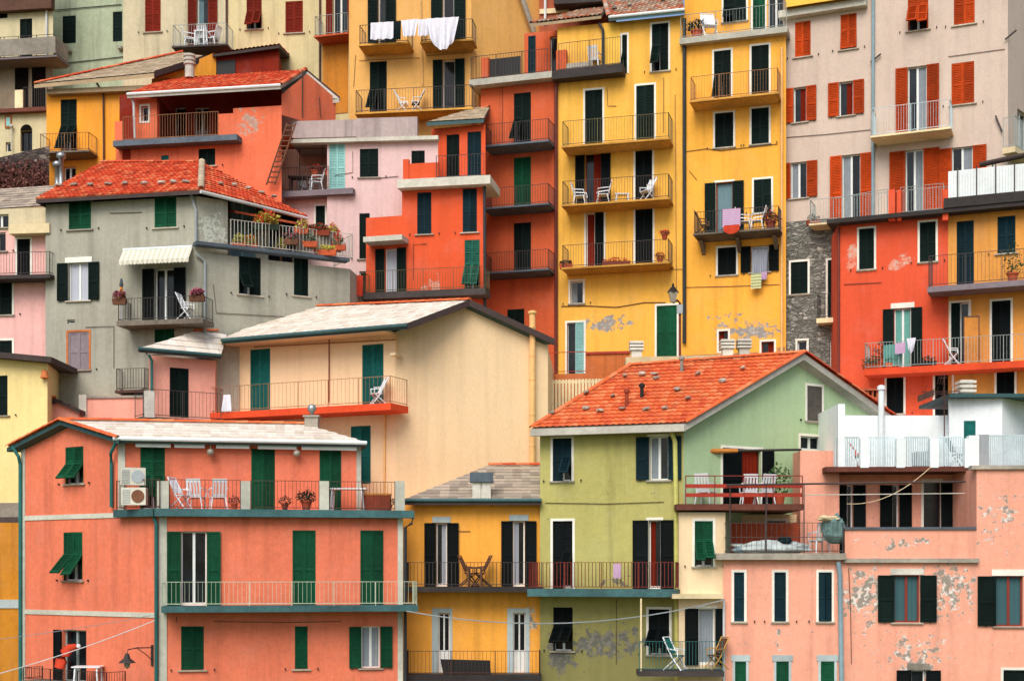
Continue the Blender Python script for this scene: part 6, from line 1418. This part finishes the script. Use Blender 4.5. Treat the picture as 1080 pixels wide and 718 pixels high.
cloth(olive['f'].at(647, 594, 1.08), olive['f'].at(655, 594, 1.08), .46, 'cloth_pink', 'pink towel over the dark red railing of the olive house', 2, .02)
cloth(spot(tan['l'], 236, tan['zb']+.62, 1.28), spot(tan['l'], 243, tan['zb']+.62, 1.28), .6, 'cloth_white', 'white rag hanging at the left of the tan house balcony', 2, .03, -.3)
sf = scarlet['whole']
cloth(sf.at(956, 357, 1.2), sf.at(966, 356, 1.2), .55, 'cloth_white', 'white shirt hanging right of the teal drape on the scarlet balcony', 3, .06, .2, 0, .3); cloth(sf.at(944, 362, 1.15), sf.at(955, 361, 1.15), .4, 'cloth_pink', 'pink striped cloth on the scarlet balcony rail', 2, .03)
cloth(sf.at(932, 364, .9), sf.at(952, 362, .9), .8, 'cloth_teal', 'teal drape spilling from the scarlet house door', 4, .05)
cloth(verm['fa'].at(375, 290, 1.0), verm['fa'].at(383, 291, 1.0), .8, 'cloth_red', 'orange red cloth hung at the left end of the vermilion balcony', 1, .03, 0)
# red parasol, half closed and leaning
c = spot(coral['fs'], 66, 10.31, .4); t = empty('parasol', c, 'half folded red parasol leaning over the lower left coral balcony', 'parasol'); W[t.name] = V((0,0,0))
m = MB(); m.tube([(0,0,0), (.0, 0, .95)], .02, 6); m.obj('pole', M['iron'], t, V((0,0,0)))
m = MB(); pts = [V((-.1, 0, .5)), V((-.04, 0, .75)), V((.08, 0, .98)), V((.26, -.02, 1.14)), V((.48, -.03, 1.2))]; m.tube(pts, .1, 12, rr=[.16, .19, .18, .15, .09]); m.obj('canopy', M['cloth_red'], t, V((0,0,.2)), smooth=True)
m = MB(); m.lathe((.52, -.03, 1.14), [(.03, 0), (.08, .03), (.08, .1), (.02, .14)], 10); m.obj('finial', M['plastic_white'], t, V((.6,0,1)))
# street lamp in the alley
lx = G(709.5, 56.2, 20.0); top = 14+(600-322)/F*56.2
t = empty('street_lamp', V((G(717, 56.2, 0).x, 56.2, 20)), 'old lantern street lamp on a red brown pole before the yellow houses', 'street lamp'); W[t.name] = V(t.location)
px_ = t.location.x
m = MB(); m.tube([(px_, 56.2, 20), (px_, 56.2, top+.1), (px_-.1, 56.2, top+.2), (px_-.28, 56.2, top+.1)], .05, 8); m.obj('pole', M['pipe_redbrown'], t)
c = V((px_-.28, 56.1, top+.1)); m = MB(); m.hexa([c+V(p) for p in ((-.09,-.09,0),(.09,-.09,0),(.09,.09,0),(-.09,.09,0),(-.17,-.17,.38),(.17,-.17,.38),(.17,.17,.38),(-.17,.17,.38))]); m.obj('lantern_glass', M['bulb'], t)
m = MB(); m.lathe(c+V((0,0,.38)), [(.25, 0), (.2, .06), (.1, .2), (.05, .24), (.05, .32), (.01, .38)], 4); m.obj('lantern_cap', M['iron'], t)
mb = MB(); c = G(716.5, 56.2, 14+(600-331)/F*56.2); mb.box(lambda x, y, z: c+V((x, y, z)), -.1, .12, -.12, -.04, 0, .35); mb.obj('junction_box', M['plastic_grey'], t)
# awning roll bundle / covered heap on salmon terrace
zS = salmon['zS']; f1 = salmon['f1']
def heap(loc, sx, sy, sz, mat, label, name='covered_heap', cat='tarpaulin', seed=1):
    random.seed(seed); bm = bmesh.new(); bmesh.ops.create_icosphere(bm, subdivisions=4, radius=1)
    from mathutils import noise as ns
    for v in bm.verts:
        p = v.co.copy(); k = 1+.35*ns.noise(p*1.6+V((seed,0,0)))+.14*ns.noise(p*5); v.co = V((p.x*sx*k, p.y*sy*k, max(0, (p.z*.5+.5)*sz*2*k-.1*sz)))
    me = bpy.data.meshes.new(name); bm.to_mesh(me); bm.free(); me.materials.append(M[mat]); me.polygons.foreach_set('use_smooth', [True]*len(me.polygons))
    o = bpy.data.objects.new(name, me); COL.objects.link(o); o.location = loc; tag(o, label, cat); return o
heap(spot(f1, 812, zS, -.7), 1.35, .45, .2, 'cover_cloth', 'pale grey tarpaulin covering a long low boat shaped heap on the salmon terrace', seed=3)
heap(spot(f1, 828, zS+.3, -.6), .2, .2, .12, 'green_blue', 'small dark blue green bundle on top of the grey tarpaulin', name='bundle', cat='bundle', seed=5)
heap(spot(f1, 881, zS+.3, -.4), .36, .35, .42, 'bundle', 'tall teal covered bundle at the right end of the salmon terrace', name='bundle', cat='bundle', seed=7)
heap(spot(f1, 874, zS+1.0, -.4), .36, .3, .1, 'slab_cream', 'cream rolled cloth on top of the teal bundle', name='bundle', cat='bundle', seed=9)
heap(spot(f1, 779, zS, -.5), .2, .2, .1, 'pipe_blue', 'little blue grey bag at the left of the salmon terrace', name='bag', cat='bag', seed=11)
# chimneys in front of the scarlet house, parasol under the awning
for px_, pz, w_, t_ in ((1018.5, 419, .28, 'ribbed concrete chimney in front of the scarlet house lower doors'),):
    mb = MB(); c = G(px_, 50.3, 14+(600-pz-6)/F*50.3); B_ = lambda a, b, z_: c+V((a, b, z_))
    mb.box(B_, -.24, .24, -.24, .24, -2.5, .3)
    for k in range(3): mb.box(B_, -.29, .29, -.29, .29, .36+k*.16, .45+k*.16)
    mb.box(B_, -.2, .2, -.2, .2, .3, .8); tag(mb.obj('chimney_stack', M['concrete_pale']), t_, 'chimney')
mb = MB(); c = G(918, 51.0, 14+(600-424)/F*51.0); B_ = lambda a, b, z_: c+V((a, b, z_)); mb.box(B_, -.38, .38, -.3, .3, -3, .15); mb.box(B_, -.45, .45, -.35, .35, .38, .45)
for k in range(5): mb.box(B_, -.36+k*.17, -.29+k*.17, -.28, .28, .15, .38)
o = mb.obj('chimney_stack', M['brick_red']); tag(o, 'low brick chimney with a slotted top behind the pale green gable', 'chimney')
c = spot(grey['f'], 128, grey['zb'], .4); t = empty('parasol', c, 'closed blue and yellow parasol at the left of the awning balcony', 'parasol'); W[t.name] = V((0,0,0))
m = MB(); m.tube([(0,0,0), (0,0,1.5)], .02, 6); m.obj('pole', M['plastic_white'], t, V((0,0,0)))
m = MB(); m.lathe((0,0,.75), [(.1, 0), (.13, .1), (.08, .4), (.05, .62)], 10); m.obj('canopy', M['wood_orange'], t, V((0,0,.75))); m = MB(); m.lathe((0,0,1.37), [(.07, 0), (.08, .08), (.03, .3)], 10); m.obj('cap', M['slab_slate'], t, V((0,0,1.4)))
# rolled orange awning on the pole above the red slatted balcony
t = MB(); a_, b_ = G(725, 45.6, 14+(600-476)/F*45.6), G(845, 45.9, 14+(600-474)/F*45.9); t.tube([a_, b_], .04, 8); o = t.obj('awning_pole', M['iron']); tag(o, 'dark pole with a rolled orange awning over the red slatted balcony', 'awning')
t = MB(); t.tube([a_.lerp(b_, .12), a_.lerp(b_, .25), a_.lerp(b_, .44)], .07, 8, rr=[.06, .085, .06]); t.obj('rolled_cloth', M['wood_orange'], o, smooth=True)
# satellite of small stuff behind the white railing
mb = MB(); c = spot(white['sl'], 976, white['zw'], -1.2); mb.box(lambda x, y, z: c+V((x, y, z)), -.35, .3, -.3, .3, 0, .55); 
tag(mb.obj('storage_box', M['plastic_grey']), 'grey storage box behind the white terrace railing', 'box')
mb = MB(); c = spot(white['sl'], 905, white['zw'], -1.0); mb.tube([c, c+V((-.1,0,.6)), c+V((-.3,0,.85))], .03, 6); mb.lathe(c+V((-.05,-.05,.35)), [(.05,0),(.12,.08),(.05,.16)], 8)
tag(mb.obj('garden_tool', M['orange_plastic']), 'garden tool with an orange head behind the white terrace railing', 'tool')
mb = MB(); c = spot(salmon['fr'], 953, salmon['zr'], .5)
for dx in (-.2, .2): mb.tube([c+V((dx,0,0)), c+V((dx*.6,0,.9))], .02, 5)
for z in (.4, .7): mb.box(lambda x, y, z_: c+V((x, y, z_)), -.25, .25, -.02, .02, z, z+.05)
tag(mb.obj('folding_rack', M['orange_plastic']), 'small orange folding rack in front of the recessed shuttered doors', 'rack')
# cables
def cable(pts, r, mat, label, sag=.3):
    pts = [V(p) for p in pts]; out = []
    for a, b in zip(pts, pts[1:]):
        for i in range(12): t = i/12; out.append(a.lerp(b, t)+V((0,0,-sag*4*t*(1-t))))
    out.append(pts[-1]); mb = MB(); mb.tube(out, r, 5); tag(mb.obj('cable', M[mat]), label, 'cable')
cable([P(428, 644, 44.0), P(765, 632, 44.0)], .018, 'pipe_grey', 'pale cable slung from the coral house corner past the amber house to the salmon house', .55)
cable([P(-20, 715, 42), P(163, 654, 43.7)], .014, 'pipe_white', 'pale cable crossing the lower left coral wall below the bracket lamp level', .1)
cable([P(-20, 676, 42), P(163, 648, 43.7)], .009, 'pipe_grey', 'thin upper cable crossing the lower left coral wall', .05)
cable([P(893, 531, 44.9), P(983, 491, 44.9)], .01, 'slab_cream', 'loose cream cable rising to the white terrace slab', .35)
cable([P(840, 522, 44.6), P(1018, 520, 44.6)], .016, 'concrete_pale', 'pale rod crossing before the dark recessed doors', .0)
# house cables clipped to the walls
def wcab(hs, fc, pts, r=.012, m='iron_brown'):
    mb = MB(); mb.tube([fc.at(x, y, .025) for x, y in pts], r, 4)
    o = mb.obj('cable', M[m], hs)
for fc, pts in ((yellowA['f'], [(640, 92), (641, 112), (650, 112)]), (yellowA['f'], [(700, 82), (700, 140)]), (yellowB['f'], [(723, 160), (745, 157), (760, 159), (820, 152)]), (yellowB['f'], [(735, 190), (727, 180)]),
                (tower['f'], [(512, 92), (530, 91), (530, 150)]), (honey['f'], [(375, 58), (373, 92)]), (honey['f'], [(498, 60), (498, 90)]), (mauve['f'], [(830, 145), (870, 142), (918, 137)]), (mauve['f'], [(1000, 60), (1060, 52)]),
                (coral['ff'], [(186, 650), (186, 656)]), (coral['ff'], [(225, 655), (300, 656), (360, 655)]), (grey['f'], [(90, 345), (120, 344), (120, 388)]), (grey['f'], [(116, 225), (150, 224)]), (grey['r'], [(225, 300), (228, 330), (300, 334)]),
                (verm['f'], [(436, 295), (436, 258), (450, 257)]), (lilac['f'], [(372, 160), (372, 182), (352, 185)]), (lilac['f'], [(400, 188), (420, 186)]), (olive['f'], [(575, 530), (640, 531), (700, 529)]), (olive['f'], [(650, 632), (650, 700)]),
                (scarlet['f'], [(890, 300), (930, 298)]), (salmon['f2'], [(895, 598), (897, 640), (898, 700)]), (amber['f'], [(482, 560), (496, 560)])):
    wcab(HF[id(fc)], fc, pts)
# slats of the lowest green railing by the olive house
t = empty('balcony', spot(cream['f'], 715, 10.8, 0), 'lowest green railed balcony at the foot of the olive and cream houses', 'balcony'); W[t.name] = V(t.location)
cf_ = cream['f']; q = Fac((672, 44.1), (762, 44.0), 3, 10.9, PCR)
m = MB(); m.box(lambda a, b, c: q.pt(a, b, c), 0, q.L, -.6, .5, 10.72, 10.88); m.obj('slab', M['slab_dark'], t)
m = MB(); railing(m, [q.pt(.05, .45, 10.88), q.pt(q.L-.05, .45, 10.88)], .92, .1, .011); m.obj('railing', M['pipe_teal'], t)
m = MB(); m.tube([q.pt(.1, .4, 10.88), q.pt(.1, .4, 13.1)], .03, 6); m.obj('post', M['slab_cream'], t)
# terrain
mb = MB(); xs = [-160+10*i for i in range(33)]; ys = [-30, 0, 20, 35, 45, 50, 53, 56, 60, 63, 66, 70, 75, 85, 100, 130, 180, 260, 400]
for y0, y1 in zip(ys, ys[1:]):
    for x0, x1 in zip(xs, xs[1:]): mb.quad([(x0, y0, gz(y0)-2), (x1, y0, gz(y0)-2), (x1, y1, gz(y1)-2), (x0, y1, gz(y1)-2)])
gm = plaster('hillside_ground', '#5f6b3c', [], .3, .0, damp=None, stain=.6, chips=.12, peelcol='#3a4a28', peel2='#7a7558'); o = mb.obj('hillside', gm); tag(o, kind='structure')
# ============================================================ camera, light, render
cd = bpy.data.cameras.new('camera'); cam = bpy.data.objects.new('camera', cd); COL.objects.link(cam); SC.camera = cam
cam.location = CAM; cam.rotation_euler = (R(90), 0, 0); cd.sensor_width = 36; cd.sensor_fit = 'HORIZONTAL'; cd.lens = 36*F/1080; cd.shift_y = (HZ-359)/1080; cd.clip_end = 2000
w = bpy.data.worlds.new('World'); SC.world = w; w.use_nodes = True; nt = w.node_tree; bg = nt.nodes['Background']
sky = nt.nodes.new('ShaderNodeTexSky'); sky.sky_type = 'NISHITA'; sky.sun_disc = False; SE, SA = 47, 196
sky.sun_elevation = R(SE); sky.sun_rotation = R(SA); sky.altitude = 50; sky.air_density = 1.0; sky.dust_density = 3.0; sky.ozone_density = 1.0
nt.links.new(sky.outputs[0], bg.inputs[0]); bg.inputs[1].default_value = .165
sd = bpy.data.lights.new('sun', 'SUN'); so = bpy.data.objects.new('sun', sd); COL.objects.link(so); sd.energy = 2.8; sd.angle = R(42); sd.color = (1, .955, .89)
az, el = R(SA), R(SE); dirv = V((math.sin(az)*math.cos(el), math.cos(az)*math.cos(el), math.sin(el)))
so.rotation_euler = dirv.to_track_quat('Z', 'Y').to_euler(); so.location = (0, 0, 80)
SC.view_settings.view_transform = 'Standard'; SC.view_settings.look = 'None'; SC.view_settings.exposure = 0
SC.cycles.use_denoising = True; SC.cycles.max_bounces = 6
